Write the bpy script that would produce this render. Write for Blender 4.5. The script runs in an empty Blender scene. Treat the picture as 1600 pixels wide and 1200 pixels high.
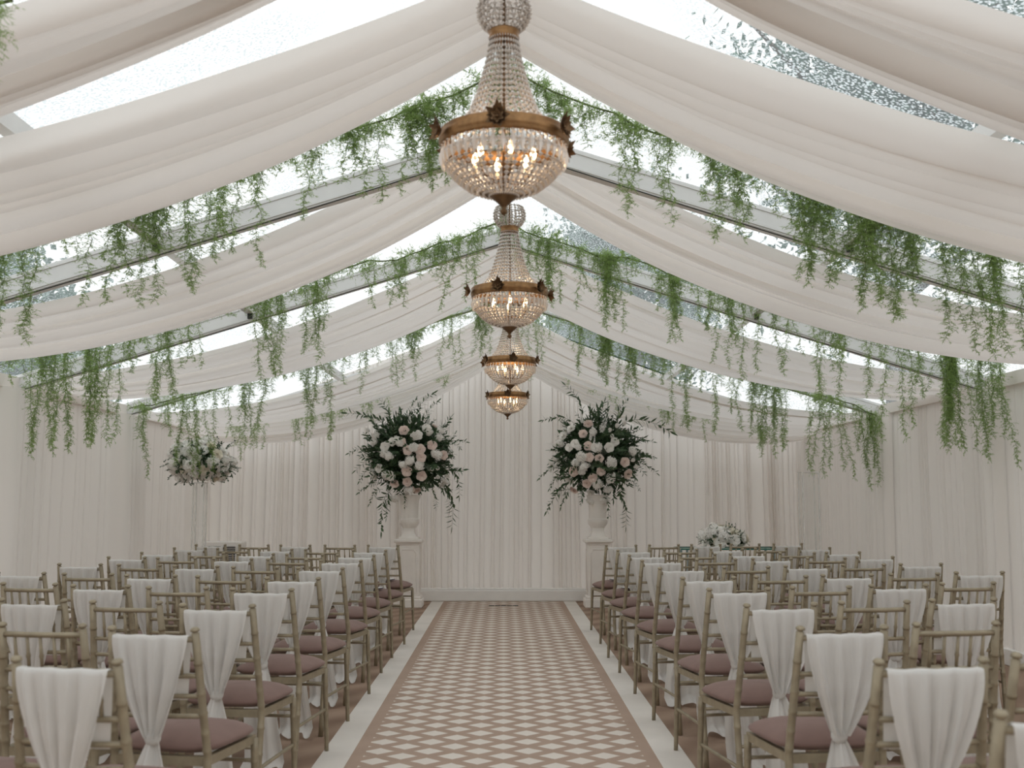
import bpy, bmesh, math, random
from math import sin, cos, pi, radians, sqrt, atan2
from mathutils import Vector, Matrix

random.seed(7)
S = bpy.context.scene
COL = S.collection
R = random.random
U = random.uniform

# ------------------------------------------------------------------ camera, sky, exposure
CAM_H = 1.36
cd = bpy.data.cameras.new('camera')
cd.sensor_fit = 'HORIZONTAL'
cd.sensor_width = 32.0
cd.lens = 35.0
cd.clip_start = 0.05
cd.clip_end = 300
cd.dof.use_dof = True
cd.dof.focus_distance = 9.5
cd.dof.aperture_fstop = 3.2
cam = bpy.data.objects.new('camera', cd)
cam.location = (0, 0, CAM_H)
cam.rotation_euler = (pi / 2 + math.atan(184 / 1750), 0, -math.atan(13 / 1750))
COL.objects.link(cam)
S.camera = cam

w = bpy.data.worlds.new('overcast_sky')
S.world = w
w.use_nodes = True
wn = w.node_tree
bg = wn.nodes['Background']
tc = wn.nodes.new('ShaderNodeTexCoord')
no = wn.nodes.new('ShaderNodeTexNoise')
no.inputs['Scale'].default_value = 2.0
no.inputs['Detail'].default_value = 4
rp = wn.nodes.new('ShaderNodeValToRGB')
rp.color_ramp.elements[0].position = 0.3
rp.color_ramp.elements[0].color = (0.92, 0.93, 0.95, 1)
rp.color_ramp.elements[1].position = 0.7
rp.color_ramp.elements[1].color = (1.0, 0.985, 0.96, 1)
wn.links.new(tc.outputs['Generated'], no.inputs['Vector'])
wn.links.new(no.outputs['Fac'], rp.inputs['Fac'])
wn.links.new(rp.outputs['Color'], bg.inputs['Color'])
bg.inputs['Strength'].default_value = 1.0

S.view_settings.view_transform = 'Standard'
S.view_settings.look = 'None'
S.view_settings.gamma = 1
S.view_settings.use_curve_mapping = False
S.view_settings.exposure = 0.6
S.cycles.max_bounces = 14
S.cycles.diffuse_bounces = 8
S.cycles.glossy_bounces = 4
S.cycles.transmission_bounces = 8
S.cycles.transparent_max_bounces = 24


# ------------------------------------------------------------------ helpers
class MB:
    """collects geometry for ONE mesh"""
    def __init__(s):
        s.v = []
        s.f = []
        s.m = []
        s.mat = 0

    def quad(s, a, b, c, d):
        i = len(s.v)
        s.v += [tuple(a), tuple(b), tuple(c), tuple(d)]
        s.f.append((i, i + 1, i + 2, i + 3))
        s.m.append(s.mat)

    def tri(s, a, b, c):
        i = len(s.v)
        s.v += [tuple(a), tuple(b), tuple(c)]
        s.f.append((i, i + 1, i + 2))
        s.m.append(s.mat)

    def box(s, x0, x1, y0, y1, z0, z1, bev=0.0):
        if bev > 0:
            i = len(s.v)
            b = bev
            ring = lambda e: [(x0 + e, y0), (x1 - e, y0), (x1, y0 + e), (x1, y1 - e), (x1 - e, y1), (x0 + e, y1), (x0, y1 - e), (x0, y0 + e)]
            inn = [(x0 + b, y0 + b), (x1 - b, y0 + b), (x1 - b, y0 + b), (x1 - b, y1 - b), (x1 - b, y1 - b), (x0 + b, y1 - b), (x0 + b, y1 - b), (x0 + b, y0 + b)]
            for ps, z in ((inn, z0), (ring(b), z0 + b), (ring(b), z1 - b), (inn, z1)):
                for p in ps:
                    s.v.append((p[0], p[1], z))
            for k in range(3):
                for j in range(8):
                    s.f.append((i + k * 8 + j, i + k * 8 + (j + 1) % 8, i + k * 8 + 8 + (j + 1) % 8, i + k * 8 + 8 + j))
                    s.m.append(s.mat)
            s.f.append(tuple(i + j for j in (7, 5, 3, 1)))
            s.f.append(tuple(i + 24 + j for j in (1, 3, 5, 7)))
            s.m += [s.mat] * 2
            return
        i = len(s.v)
        s.v += [(x0, y0, z0), (x1, y0, z0), (x1, y1, z0), (x0, y1, z0), (x0, y0, z1), (x1, y0, z1), (x1, y1, z1), (x0, y1, z1)]
        for f in ((3, 2, 1, 0), (4, 5, 6, 7), (0, 1, 5, 4), (1, 2, 6, 5), (2, 3, 7, 6), (3, 0, 4, 7)):
            s.f.append(tuple(i + k for k in f))
            s.m.append(s.mat)

    def tube(s, pts, rad, n=8, cap=True):
        pts = [Vector(p) for p in pts]
        if not hasattr(rad, '__len__'):
            rad = [rad] * len(pts)
        i0 = len(s.v)
        u = None
        for k, p in enumerate(pts):
            t = (pts[min(k + 1, len(pts) - 1)] - pts[max(k - 1, 0)])
            if t.length < 1e-9:
                t = Vector((0, 0, 1))
            t.normalize()
            if u is None:
                a = Vector((1, 0, 0)) if abs(t.x) < 0.8 else Vector((0, 1, 0))
                u = t.cross(a).normalized()
            else:
                u = (u - t * u.dot(t)).normalized()
            v = t.cross(u)
            for j in range(n):
                an = 2 * pi * j / n
                q = p + (u * cos(an) + v * sin(an)) * rad[k]
                s.v.append(tuple(q))
        for k in range(len(pts) - 1):
            for j in range(n):
                a = i0 + k * n + j
                b = i0 + k * n + (j + 1) % n
                s.f.append((a, b, b + n, a + n))
                s.m.append(s.mat)
        if cap:
            s.f.append(tuple(i0 + j for j in reversed(range(n))))
            s.f.append(tuple(i0 + (len(pts) - 1) * n + j for j in range(n)))
            s.m += [s.mat] * 2

    def lathe(s, prof, n=24, c=(0, 0, 0), square=0.0):
        i0 = len(s.v)
        for r, z in prof:
            for j in range(n):
                an = 2 * pi * (j + 0.5) / n
                x, y = cos(an), sin(an)
                if square:
                    k = 1 / max(abs(x), abs(y))
                    k = 1 + (k - 1) * square
                    x *= k
                    y *= k
                s.v.append((c[0] + r * x, c[1] + r * y, c[2] + z))
        for k in range(len(prof) - 1):
            for j in range(n):
                a = i0 + k * n + j
                b = i0 + k * n + (j + 1) % n
                s.f.append((a, b, b + n, a + n))
                s.m.append(s.mat)
        s.f.append(tuple(i0 + j for j in reversed(range(n))))
        s.f.append(tuple(i0 + (len(prof) - 1) * n + j for j in range(n)))
        s.m += [s.mat] * 2

    def grid(s, fn, nu, nv):
        i0 = len(s.v)
        for a in range(nu + 1):
            for b in range(nv + 1):
                s.v.append(tuple(fn(a / nu, b / nv)))
        for a in range(nu):
            for b in range(nv):
                q = i0 + a * (nv + 1) + b
                s.f.append((q, q + nv + 1, q + nv + 2, q + 1))
                s.m.append(s.mat)

    def octa(s, c, r, h):
        i = len(s.v)
        x, y, z = c
        s.v += [(x, y, z + h), (x + r, y, z), (x, y + r, z), (x - r, y, z), (x, y - r, z), (x, y, z - h)]
        for f in ((0, 1, 2), (0, 2, 3), (0, 3, 4), (0, 4, 1), (5, 2, 1), (5, 3, 2), (5, 4, 3), (5, 1, 4)):
            s.f.append(tuple(i + k for k in f))
            s.m.append(s.mat)

    def leaf(s, base, d, nrm, L, W, fold=0.15, curl=0.0):
        """lanceolate leaf: 6 faces along direction d"""
        d = Vector(d).normalized()
        nrm = Vector(nrm)
        side = d.cross(nrm)
        if side.length < 1e-4:
            side = d.orthogonal()
        side.normalize()
        nrm = side.cross(d)
        b = Vector(base)
        i = len(s.v)
        st = ((0, 0.05), (0.3, 0.85), (0.6, 0.8), (1, 0.0))
        for t, ww in st:
            m = b + d * (L * t) - nrm * (curl * L * t * t)
            e = side * (W * 0.5 * ww)
            up = nrm * (fold * W * ww)
            s.v += [tuple(m - e + up), tuple(m), tuple(m + e + up)]
        for k in range(3):
            q = i + 3 * k
            s.f += [(q, q + 1, q + 4, q + 3), (q + 1, q + 2, q + 5, q + 4)]
            s.m += [s.mat] * 2

    def build(s, name, mats, parent=None, smooth=True, sharp=None):
        me = bpy.data.meshes.new(name)
        me.from_pydata(s.v, [], s.f)
        if not isinstance(mats, (list, tuple)):
            mats = [mats]
        for m in mats:
            me.materials.append(m)
        if len(mats) > 1:
            me.polygons.foreach_set('material_index', s.m)
        if smooth:
            me.polygons.foreach_set('use_smooth', [True] * len(me.polygons))
            if sharp:
                me.update()
                try:
                    me.set_sharp_from_angle(angle=radians(sharp))
                except Exception:
                    pass
        me.update()
        return link(name, me, parent)


def link(name, data, parent=None):
    o = bpy.data.objects.new(name, data)
    COL.objects.link(o)
    if parent is not None:
        o.parent = parent
    return o


def empty(name, loc=(0, 0, 0), rz=0.0):
    o = link(name, None)
    o.empty_display_size = 0.1
    o.location = loc
    o.rotation_euler = (0, 0, rz)
    return o


def tag(o, label, cat, group=None, kind=None):
    o['label'] = label
    o['category'] = cat
    if group:
        o['group'] = group
    if kind:
        o['kind'] = kind
    return o


def struct(o):
    o['kind'] = 'structure'
    return o


KIDS = {}


def copy_tree(o, parent=None):
    c = o.copy()
    COL.objects.link(c)
    if parent is not None:
        c.parent = parent
    for ch in o.children:
        copy_tree(ch, c)
    return c


def mat(name, col, rough=0.6, metal=0.0, var=0.0, scale=8.0, bump=0.0, bscale=60.0, transl=0.0, alpha=1.0, sheen=0.0, spec=0.5):
    m = bpy.data.materials.new(name)
    m.use_nodes = True
    nt = m.node_tree
    p = nt.nodes['Principled BSDF']
    out = nt.nodes['Material Output']
    p.inputs['Base Color'].default_value = (*col, 1)
    p.inputs['Roughness'].default_value = rough
    p.inputs['Metallic'].default_value = metal
    p.inputs['Specular IOR Level'].default_value = spec
    if sheen:
        p.inputs['Sheen Weight'].default_value = sheen
    tcn = nt.nodes.new('ShaderNodeTexCoord')
    if var > 0:
        n = nt.nodes.new('ShaderNodeTexNoise')
        n.inputs['Scale'].default_value = scale
        n.inputs['Detail'].default_value = 3
        nt.links.new(tcn.outputs['Object'], n.inputs['Vector'])
        r = nt.nodes.new('ShaderNodeValToRGB')
        r.color_ramp.elements[0].position = 0.3
        r.color_ramp.elements[1].position = 0.7
        r.color_ramp.elements[0].color = (*[c * (1 - var) for c in col], 1)
        r.color_ramp.elements[1].color = (*[min(1, c * (1 + var)) for c in col], 1)
        nt.links.new(n.outputs['Fac'], r.inputs['Fac'])
        nt.links.new(r.outputs['Color'], p.inputs['Base Color'])
    if bump > 0:
        n2 = nt.nodes.new('ShaderNodeTexNoise')
        n2.inputs['Scale'].default_value = bscale
        n2.inputs['Detail'].default_value = 2
        nt.links.new(tcn.outputs['Object'], n2.inputs['Vector'])
        b = nt.nodes.new('ShaderNodeBump')
        b.inputs['Strength'].default_value = bump
        b.inputs['Distance'].default_value = 0.01
        nt.links.new(n2.outputs['Fac'], b.inputs['Height'])
        nt.links.new(b.outputs['Normal'], p.inputs['Normal'])
    last = p.outputs['BSDF']
    if transl > 0:
        t = nt.nodes.new('ShaderNodeBsdfTranslucent')
        t.inputs['Color'].default_value = (*col, 1)
        mx = nt.nodes.new('ShaderNodeMixShader')
        mx.inputs['Fac'].default_value = transl
        nt.links.new(last, mx.inputs[1])
        nt.links.new(t.outputs['BSDF'], mx.inputs[2])
        last = mx.outputs['Shader']
    if alpha < 1:
        t = nt.nodes.new('ShaderNodeBsdfTransparent')
        mx = nt.nodes.new('ShaderNodeMixShader')
        mx.inputs['Fac'].default_value = alpha
        nt.links.new(t.outputs['BSDF'], mx.inputs[1])
        nt.links.new(last, mx.inputs[2])
        last = mx.outputs['Shader']
    nt.links.new(last, out.inputs['Surface'])
    return m


def glassy(name, tint, gloss=0.08, body=0.05, body_col=(0.9, 0.95, 0.95), rough=0.05):
    m = bpy.data.materials.new(name)
    m.use_nodes = True
    nt = m.node_tree
    nt.nodes.remove(nt.nodes['Principled BSDF'])
    out = nt.nodes['Material Output']
    t = nt.nodes.new('ShaderNodeBsdfTransparent')
    t.inputs['Color'].default_value = (*tint, 1)
    g = nt.nodes.new('ShaderNodeBsdfGlossy')
    g.inputs['Roughness'].default_value = rough
    d = nt.nodes.new('ShaderNodeBsdfDiffuse')
    d.inputs['Color'].default_value = (*body_col, 1)
    m1 = nt.nodes.new('ShaderNodeMixShader')
    m1.inputs['Fac'].default_value = gloss
    m2 = nt.nodes.new('ShaderNodeMixShader')
    m2.inputs['Fac'].default_value = body
    nt.links.new(t.outputs[0], m1.inputs[1])
    nt.links.new(g.outputs[0], m1.inputs[2])
    nt.links.new(m1.outputs[0], m2.inputs[1])
    nt.links.new(d.outputs[0], m2.inputs[2])
    nt.links.new(m2.outputs[0], out.inputs['Surface'])
    return m


def emit(name, col, st):
    m = bpy.data.materials.new(name)
    m.use_nodes = True
    p = m.node_tree.nodes['Principled BSDF']
    p.inputs['Base Color'].default_value = (*col, 1)
    p.inputs['Emission Color'].default_value = (*col, 1)
    p.inputs['Emission Strength'].default_value = st
    return m


def rain_roof(name):
    """clear plastic sheet covered with rain drops: clear, with beads and runs of water that scatter the sky"""
    m = bpy.data.materials.new(name)
    m.use_nodes = True
    nt = m.node_tree
    N, Lk = nt.nodes, nt.links
    N.remove(N['Principled BSDF'])
    out = N['Material Output']
    tcn = N.new('ShaderNodeTexCoord')
    vo = N.new('ShaderNodeTexVoronoi')
    vo.inputs['Scale'].default_value = 60
    vo.inputs['Randomness'].default_value = 1
    Lk.new(tcn.outputs['Object'], vo.inputs['Vector'])
    n1 = N.new('ShaderNodeTexNoise')
    n1.inputs['Scale'].default_value = 1.6
    n1.inputs['Detail'].default_value = 5
    Lk.new(tcn.outputs['Object'], n1.inputs['Vector'])
    dots = N.new('ShaderNodeMapRange')
    dots.inputs['From Min'].default_value = 0.3
    dots.inputs['From Max'].default_value = 0.55
    dots.inputs['To Min'].default_value = 1
    dots.inputs['To Max'].default_value = 0
    Lk.new(vo.outputs['Distance'], dots.inputs['Value'])
    pat = N.new('ShaderNodeMapRange')
    pat.inputs['From Min'].default_value = 0.36
    pat.inputs['From Max'].default_value = 0.62
    pat.inputs['To Min'].default_value = 0.25
    pat.inputs['To Max'].default_value = 0.95
    Lk.new(n1.outputs['Fac'], pat.inputs['Value'])
    mu = N.new('ShaderNodeMath')
    mu.operation = 'MULTIPLY'
    Lk.new(dots.outputs[0], mu.inputs[0])
    Lk.new(pat.outputs[0], mu.inputs[1])
    ad = N.new('ShaderNodeMath')
    ad.operation = 'ADD'
    ad.inputs[1].default_value = 0.2
    Lk.new(mu.outputs[0], ad.inputs[0])
    t = N.new('ShaderNodeBsdfTransparent')
    t.inputs['Color'].default_value = (0.87, 0.88, 0.875, 1)
    tr = N.new('ShaderNodeBsdfTranslucent')
    tr.inputs['Color'].default_value = (0.58, 0.64, 0.66, 1)
    mx = N.new('ShaderNodeMixShader')
    Lk.new(ad.outputs[0], mx.inputs['Fac'])
    Lk.new(t.outputs[0], mx.inputs[1])
    Lk.new(tr.outputs[0], mx.inputs[2])
    g = N.new('ShaderNodeBsdfGlossy')
    g.inputs['Roughness'].default_value = 0.15
    m2 = N.new('ShaderNodeMixShader')
    m2.inputs['Fac'].default_value = 0.03
    Lk.new(mx.outputs[0], m2.inputs[1])
    Lk.new(g.outputs[0], m2.inputs[2])
    Lk.new(m2.outputs[0], out.inputs['Surface'])
    return m


def runner_mat(name):
    """woven lozenge pattern, flat print"""
    m = bpy.data.materials.new(name)
    m.use_nodes = True
    nt = m.node_tree
    N, Lk = nt.nodes, nt.links
    p = N['Principled BSDF']
    p.inputs['Roughness'].default_value = 0.95
    p.inputs['Specular IOR Level'].default_value = 0.1
    tcn = N.new('ShaderNodeTexCoord')
    sp = N.new('ShaderNodeSeparateXYZ')
    Lk.new(tcn.outputs['Object'], sp.inputs[0])

    def math_(op, a, b=None, c=None):
        n = N.new('ShaderNodeMath')
        n.operation = op
        for i, q in enumerate((a, b, c)):
            if q is None:
                continue
            if isinstance(q, (int, float)):
                n.inputs[i].default_value = q
            else:
                Lk.new(q, n.inputs[i])
        return n.outputs[0]
    nw = N.new('ShaderNodeTexNoise')
    nw.inputs['Scale'].default_value = 14
    Lk.new(tcn.outputs['Object'], nw.inputs['Vector'])
    wob = math_('MULTIPLY', math_('SUBTRACT', nw.outputs['Fac'], 0.5), 0.012)
    x = math_('ADD', sp.outputs['X'], wob)
    y = math_('ADD', sp.outputs['Y'], wob)

    def loz(ox, oy):
        u = math_('PINGPONG', math_('ADD', math_('DIVIDE', x, 0.272), ox), 0.5)
        v = math_('PINGPONG', math_('ADD', math_('DIVIDE', y, 0.238), oy), 0.5)
        return math_('ADD', math_('DIVIDE', u, 0.295), math_('DIVIDE', v, 0.33))
    a = loz(0.0, 0.0)
    b = loz(0.5, 0.5)
    dm = math_('MINIMUM', a, b)
    inside = math_('LESS_THAN', math_('ABSOLUTE', sp.outputs['X']), 0.752)
    mr = N.new('ShaderNodeMapRange')
    mr.inputs['From Min'].default_value = 0.9
    mr.inputs['From Max'].default_value = 1.1
    mr.inputs['To Min'].default_value = 1
    mr.inputs['To Max'].default_value = 0
    Lk.new(dm, mr.inputs['Value'])
    fac = math_('MULTIPLY', mr.outputs[0], inside)
    nz = N.new('ShaderNodeTexNoise')
    nz.inputs['Scale'].default_value = 5
    nz.inputs['Detail'].default_value = 6
    Lk.new(tcn.outputs['Object'], nz.inputs['Vector'])
    c1 = N.new('ShaderNodeMix')
    c1.data_type = 'RGBA'
    c1.inputs[6].default_value = (0.40, 0.295, 0.235, 1)
    c1.inputs[7].default_value = (0.47, 0.355, 0.285, 1)
    Lk.new(nz.outputs['Fac'], c1.inputs[0])
    c2 = N.new('ShaderNodeMix')
    c2.data_type = 'RGBA'
    Lk.new(fac, c2.inputs[0])
    Lk.new(c1.outputs[2], c2.inputs[6])
    c2.inputs[7].default_value = (0.74, 0.68, 0.62, 1)
    Lk.new(c2.outputs[2], p.inputs['Base Color'])
    return m


def carpet_mat(name):
    m = mat(name, (0.30, 0.19, 0.125), 0.95, spec=0.1, bump=0.3, bscale=300)
    nt = m.node_tree
    N, Lk = nt.nodes, nt.links
    p = N['Principled BSDF']
    tcn = N.new('ShaderNodeTexCoord')
    mp = N.new('ShaderNodeMapping')
    mp.inputs['Rotation'].default_value = (0, 0, radians(38))
    Lk.new(tcn.outputs['Object'], mp.inputs['Vector'])
    wv = N.new('ShaderNodeTexWave')
    wv.inputs['Scale'].default_value = 0.9
    wv.inputs['Distortion'].default_value = 1.5
    wv.inputs['Detail'].default_value = 3
    Lk.new(mp.outputs[0], wv.inputs['Vector'])
    nz = N.new('ShaderNodeTexNoise')
    nz.inputs['Scale'].default_value = 3
    nz.inputs['Detail'].default_value = 6
    Lk.new(tcn.outputs['Object'], nz.inputs['Vector'])
    mx = N.new('ShaderNodeMix')
    mx.data_type = 'RGBA'
    mx.inputs[0].default_value = 0.5
    Lk.new(wv.outputs['Fac'], mx.inputs[6])
    Lk.new(nz.outputs['Fac'], mx.inputs[7])
    r = N.new('ShaderNodeValToRGB')
    r.color_ramp.elements[0].position = 0.25
    r.color_ramp.elements[0].color = (0.29, 0.20, 0.15, 1)
    r.color_ramp.elements[1].position = 0.75
    r.color_ramp.elements[1].color = (0.40, 0.29, 0.22, 1)
    Lk.new(mx.outputs[2], r.inputs['Fac'])
    Lk.new(r.outputs['Color'], p.inputs['Base Color'])
    return m


M = {}
M['swag'] = mat('ivory_voile', (0.94, 0.91, 0.88), 0.85, transl=0.42, spec=0.1)
M['wall'] = mat('ivory_wall_drape', (0.885, 0.85, 0.812), 0.85, transl=0.2, spec=0.1)
M['floor'] = carpet_mat('brown_carpet')
M['runner'] = runner_mat('lozenge_runner')
M['strip'] = mat('cream_border', (0.74, 0.70, 0.655), 0.9, var=0.05, scale=3, spec=0.1, bump=0.2, bscale=200)
M['white'] = mat('white_paint', (0.90, 0.89, 0.875), 0.45, var=0.02)
M['stone'] = mat('painted_stone', (0.88, 0.845, 0.81), 0.6, var=0.05, scale=5, bump=0.1, bscale=30)
M['alu'] = mat('pale_aluminium', (0.74, 0.74, 0.735), 0.45, metal=0.2, var=0.03)
M['cable'] = mat('dark_cable', (0.03, 0.035, 0.03), 0.6)
M['roof'] = rain_roof('wet_clear_roof')
M['gold'] = mat('champagne_paint', (0.33, 0.28, 0.195), 0.42, metal=0.25, var=0.12, scale=25)
M['pad'] = mat('mauve_seat_fabric', (0.235, 0.152, 0.133), 0.9, var=0.06, scale=12, sheen=0.15, spec=0.15, bump=0.05, bscale=300)
M['sash'] = mat('white_sash', (0.86, 0.85, 0.83), 0.8, transl=0.25, spec=0.1, alpha=0.93)
M['brass'] = mat('antique_brass', (0.30, 0.165, 0.07), 0.4, metal=0.7, var=0.25, scale=30)
M['darkbrass'] = mat('dark_brass', (0.17, 0.10, 0.05), 0.45, metal=0.7, var=0.2, scale=40)
M['wire'] = mat('bead_wire', (0.16, 0.13, 0.10), 0.5, metal=0.5)
M['crystal'] = glassy('cut_crystal', (0.97, 0.94, 0.9), gloss=0.38, body=0.5, body_col=(0.90, 0.85, 0.80), rough=0.08)
M['bulb'] = emit('warm_bulb', (1.0, 0.70, 0.40), 8.0)
M['candle'] = mat('ivory_candle', (0.75, 0.66, 0.5), 0.5)
M['fern'] = mat('asparagus_fern', (0.31, 0.43, 0.155), 0.6, var=0.3, scale=2.5, transl=0.45, spec=0.2)
M['stem'] = mat('fern_stem', (0.10, 0.12, 0.05), 0.7)
M['leafd'] = mat('dark_leaf', (0.05, 0.10, 0.045), 0.5, var=0.4, scale=6, transl=0.15)
M['leafm'] = mat('mid_leaf', (0.075, 0.13, 0.06), 0.5, var=0.35, scale=6, transl=0.2)
M['leafg'] = mat('eucalyptus_leaf', (0.16, 0.20, 0.15), 0.6, var=0.25, scale=6, transl=0.15)
M['petal'] = mat('white_petal', (0.96, 0.95, 0.925), 0.7, transl=0.15, spec=0.2)
M['cream'] = mat('cream_petal', (0.90, 0.86, 0.76), 0.7, transl=0.15, spec=0.2)
M['blush'] = mat('blush_petal', (0.92, 0.80, 0.75), 0.7, var=0.1, scale=30, transl=0.12, spec=0.2)
M['acryl'] = glassy('clear_acrylic', (0.995, 0.997, 0.997), gloss=0.025, body=0.01)
M['acryle'] = glassy('acrylic_edge', (0.985, 0.99, 0.99), gloss=0.1, body=0.3, body_col=(0.95, 0.95, 0.94))
M['glassg'] = glassy('green_glass', (0.85, 0.95, 0.92), gloss=0.08, body=0.04, body_col=(0.4, 0.7, 0.6))
M['glasse'] = mat('glass_edge', (0.03, 0.16, 0.13), 0.2, spec=0.8)
M['chrome'] = mat('steel_leg', (0.25, 0.27, 0.27), 0.3, metal=0.8)
M['grille'] = mat('dark_grille', (0.03, 0.03, 0.03), 0.6)
M['card'] = mat('white_card', (0.88, 0.88, 0.88), 0.6)
M['navy'] = mat('navy_card', (0.03, 0.035, 0.07), 0.6)
M['bark'] = mat('bark', (0.09, 0.07, 0.05), 0.9, var=0.3)
M['tree'] = mat('tree_leaf', (0.15, 0.25, 0.20), 0.7, var=0.4, scale=0.6, transl=0.3)
M['grass'] = mat('gravel_ground', (0.24, 0.225, 0.205), 0.95, var=0.3, scale=0.5)
M['rubber'] = mat('black_rubber', (0.02, 0.02, 0.02), 0.7)

# ------------------------------------------------------------------ the setting
XW, Y0, Y1, EAVE = 4.25, -3.2, 15.78, 2.3
BEAMS = [-1.4, 1.35, 4.15, 7.2, 9.9, 12.75, 15.72]


def roof_z(x):
    return 4.04 - 0.365 * abs(x)


def beam_z(x):
    return 3.66 - 0.312 * abs(x)


g = MB()
g.box(-60, 60, -30, 70, -0.4, -0.06)
struct(g.build('ground', M['grass'], smooth=False))
g = MB()
g.box(-4.6, 4.6, Y0 - 0.2, 16.1, -0.05, 0.0)
struct(g.build('floor', M['floor'], smooth=False))


def pleats(length, wmin, wmax, seed, amp):
    """gently rounded pleats along s, parted by narrow deep creases: returns (s, depth, amp)"""
    rnd = random.Random(seed)
    out = []
    s = 0.0
    while s < length:
        wd = rnd.uniform(wmin, wmax) * (1.0 if rnd.random() < 0.75 else 2.0)
        a = amp * rnd.uniform(0.3, 1.0)
        cr = amp * rnd.choice((0.5, 1.0, 2.0, 3.0))
        e = min(0.007, wd * 0.12)
        out.append((s, -cr, cr))
        for t in (0.0, 0.15, 0.35, 0.5, 0.65, 0.85, 1.0):
            out.append((s + e + (wd - 2 * e) * t, a * (0.2 + 0.8 * sin(pi * t) ** 0.8), a))
        s += wd
    out.append((length, 0, amp))
    return [q for q in out if q[0] <= length + 1e-6]


def drape_wall(name, origin, dirv, nrm, length, top_fn, seed, wmin, wmax, amp, bump=None, rows=9):
    sm = pleats(length, wmin, wmax, seed, amp)
    rnd = random.Random(seed + 1)
    mb = MB()
    o = Vector(origin)
    d = Vector(dirv)
    n = Vector(nrm)
    ph = rnd.uniform(0, 6)
    cols = []
    for s, dep, a in sm:
        c = []
        z1 = top_fn(s)
        for r in range(rows + 1):
            t = r / rows
            z = z1 * t
            off = dep * (0.7 + 0.3 * sin(2.1 * s + 2.5 * t + ph)) + 0.012 * sin(1.3 * s + 1.7 * t)
            if t > 0.97:
                off *= 0.4
            sl = 0.02 * sin(3 * t + s * 2.2 + ph) * (1 - t)
            if bump:
                off += bump(s)
            p = o + d * (s + sl) + n * off
            c.append((p.x, p.y, z))
        cols.append(c)
    i0 = 0
    for c in cols:
        mb.v += c
    k = rows + 1
    for a in range(len(cols) - 1):
        for b in range(rows):
            q = a * k + b
            mb.f.append((q, q + k, q + k + 1, q + 1))
            mb.m.append(0)
    return struct(mb.build(name, M['wall']))


def bumpfn(s):
    y = Y0 + s
    v = 0.0
    for b in BEAMS:
        t = max(0.0, 1 - abs(y - b) / 0.42)
        v = max(v, 0.17 * min(1.0, t * 4.0))
    return v


def side_top(s):
    y = Y0 + s
    return EAVE + 0.04 + 0.02 * sin(y * 2.3)


drape_wall('wall_left', (-XW - 0.08, Y0, 0), (0, 1, 0), (1, 0, 0), Y1 - Y0 + 0.1, side_top, 11, 0.07, 0.2, 0.018, bumpfn)
drape_wall('wall_right', (XW + 0.08, Y0, 0), (0, 1, 0), (-1, 0, 0), Y1 - Y0 + 0.1, side_top, 23, 0.05, 0.14, 0.03, bumpfn)
drape_wall('wall_back', (-XW - 0.1, Y1 + 0.06, 0), (1, 0, 0), (0, -1, 0), 2 * XW + 0.2, lambda s: roof_z(s - XW - 0.1) - 0.05, 35, 0.028, 0.1, 0.04, None, 14)
drape_wall('wall_front', (-XW - 0.1, Y0, 0), (1, 0, 0), (0, 1, 0), 2 * XW + 0.2, lambda s: roof_z(s - XW - 0.1) - 0.05, 47, 0.05, 0.13, 0.04, None, 4)

# skirting along the back wall between the pedestals
g = MB()
g.box(-1.38, 1.38, 15.60, 15.70, 0.0, 0.15, 0.008)
g.box(-1.38, 1.38, 15.62, 15.70, 0.15, 0.175, 0.006)
struct(g.build('baseboard_back', M['white'], smooth=False))
for sx, nm in ((-1, 'baseboard_left'), (1, 'baseboard_right')):
    g = MB()
    xa, xb = sorted((sx * 4.20, sx * 4.24))
    g.box(xa, xb, Y0, 15.6, 0.0, 0.14, 0.008)
    struct(g.build(nm, M['white'], smooth=False))

# clear roof: one panel for each bay and slope
roof = struct(link('ceiling', None))
edges = [Y0 - 0.1] + BEAMS[1:-1] + [16.0]
for a, b in zip(edges[:-1], edges[1:]):
    for sx in (-1, 1):
        mb = MB()
        mb.grid(lambda u, v: (sx * 4.5 * v, a + (b - a) * u, roof_z(4.5 * v) - 0.04 * sin(pi * u) * sin(pi * v)), 6, 8)
        mb.build('roof_panel', M['roof'], roof)

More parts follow.
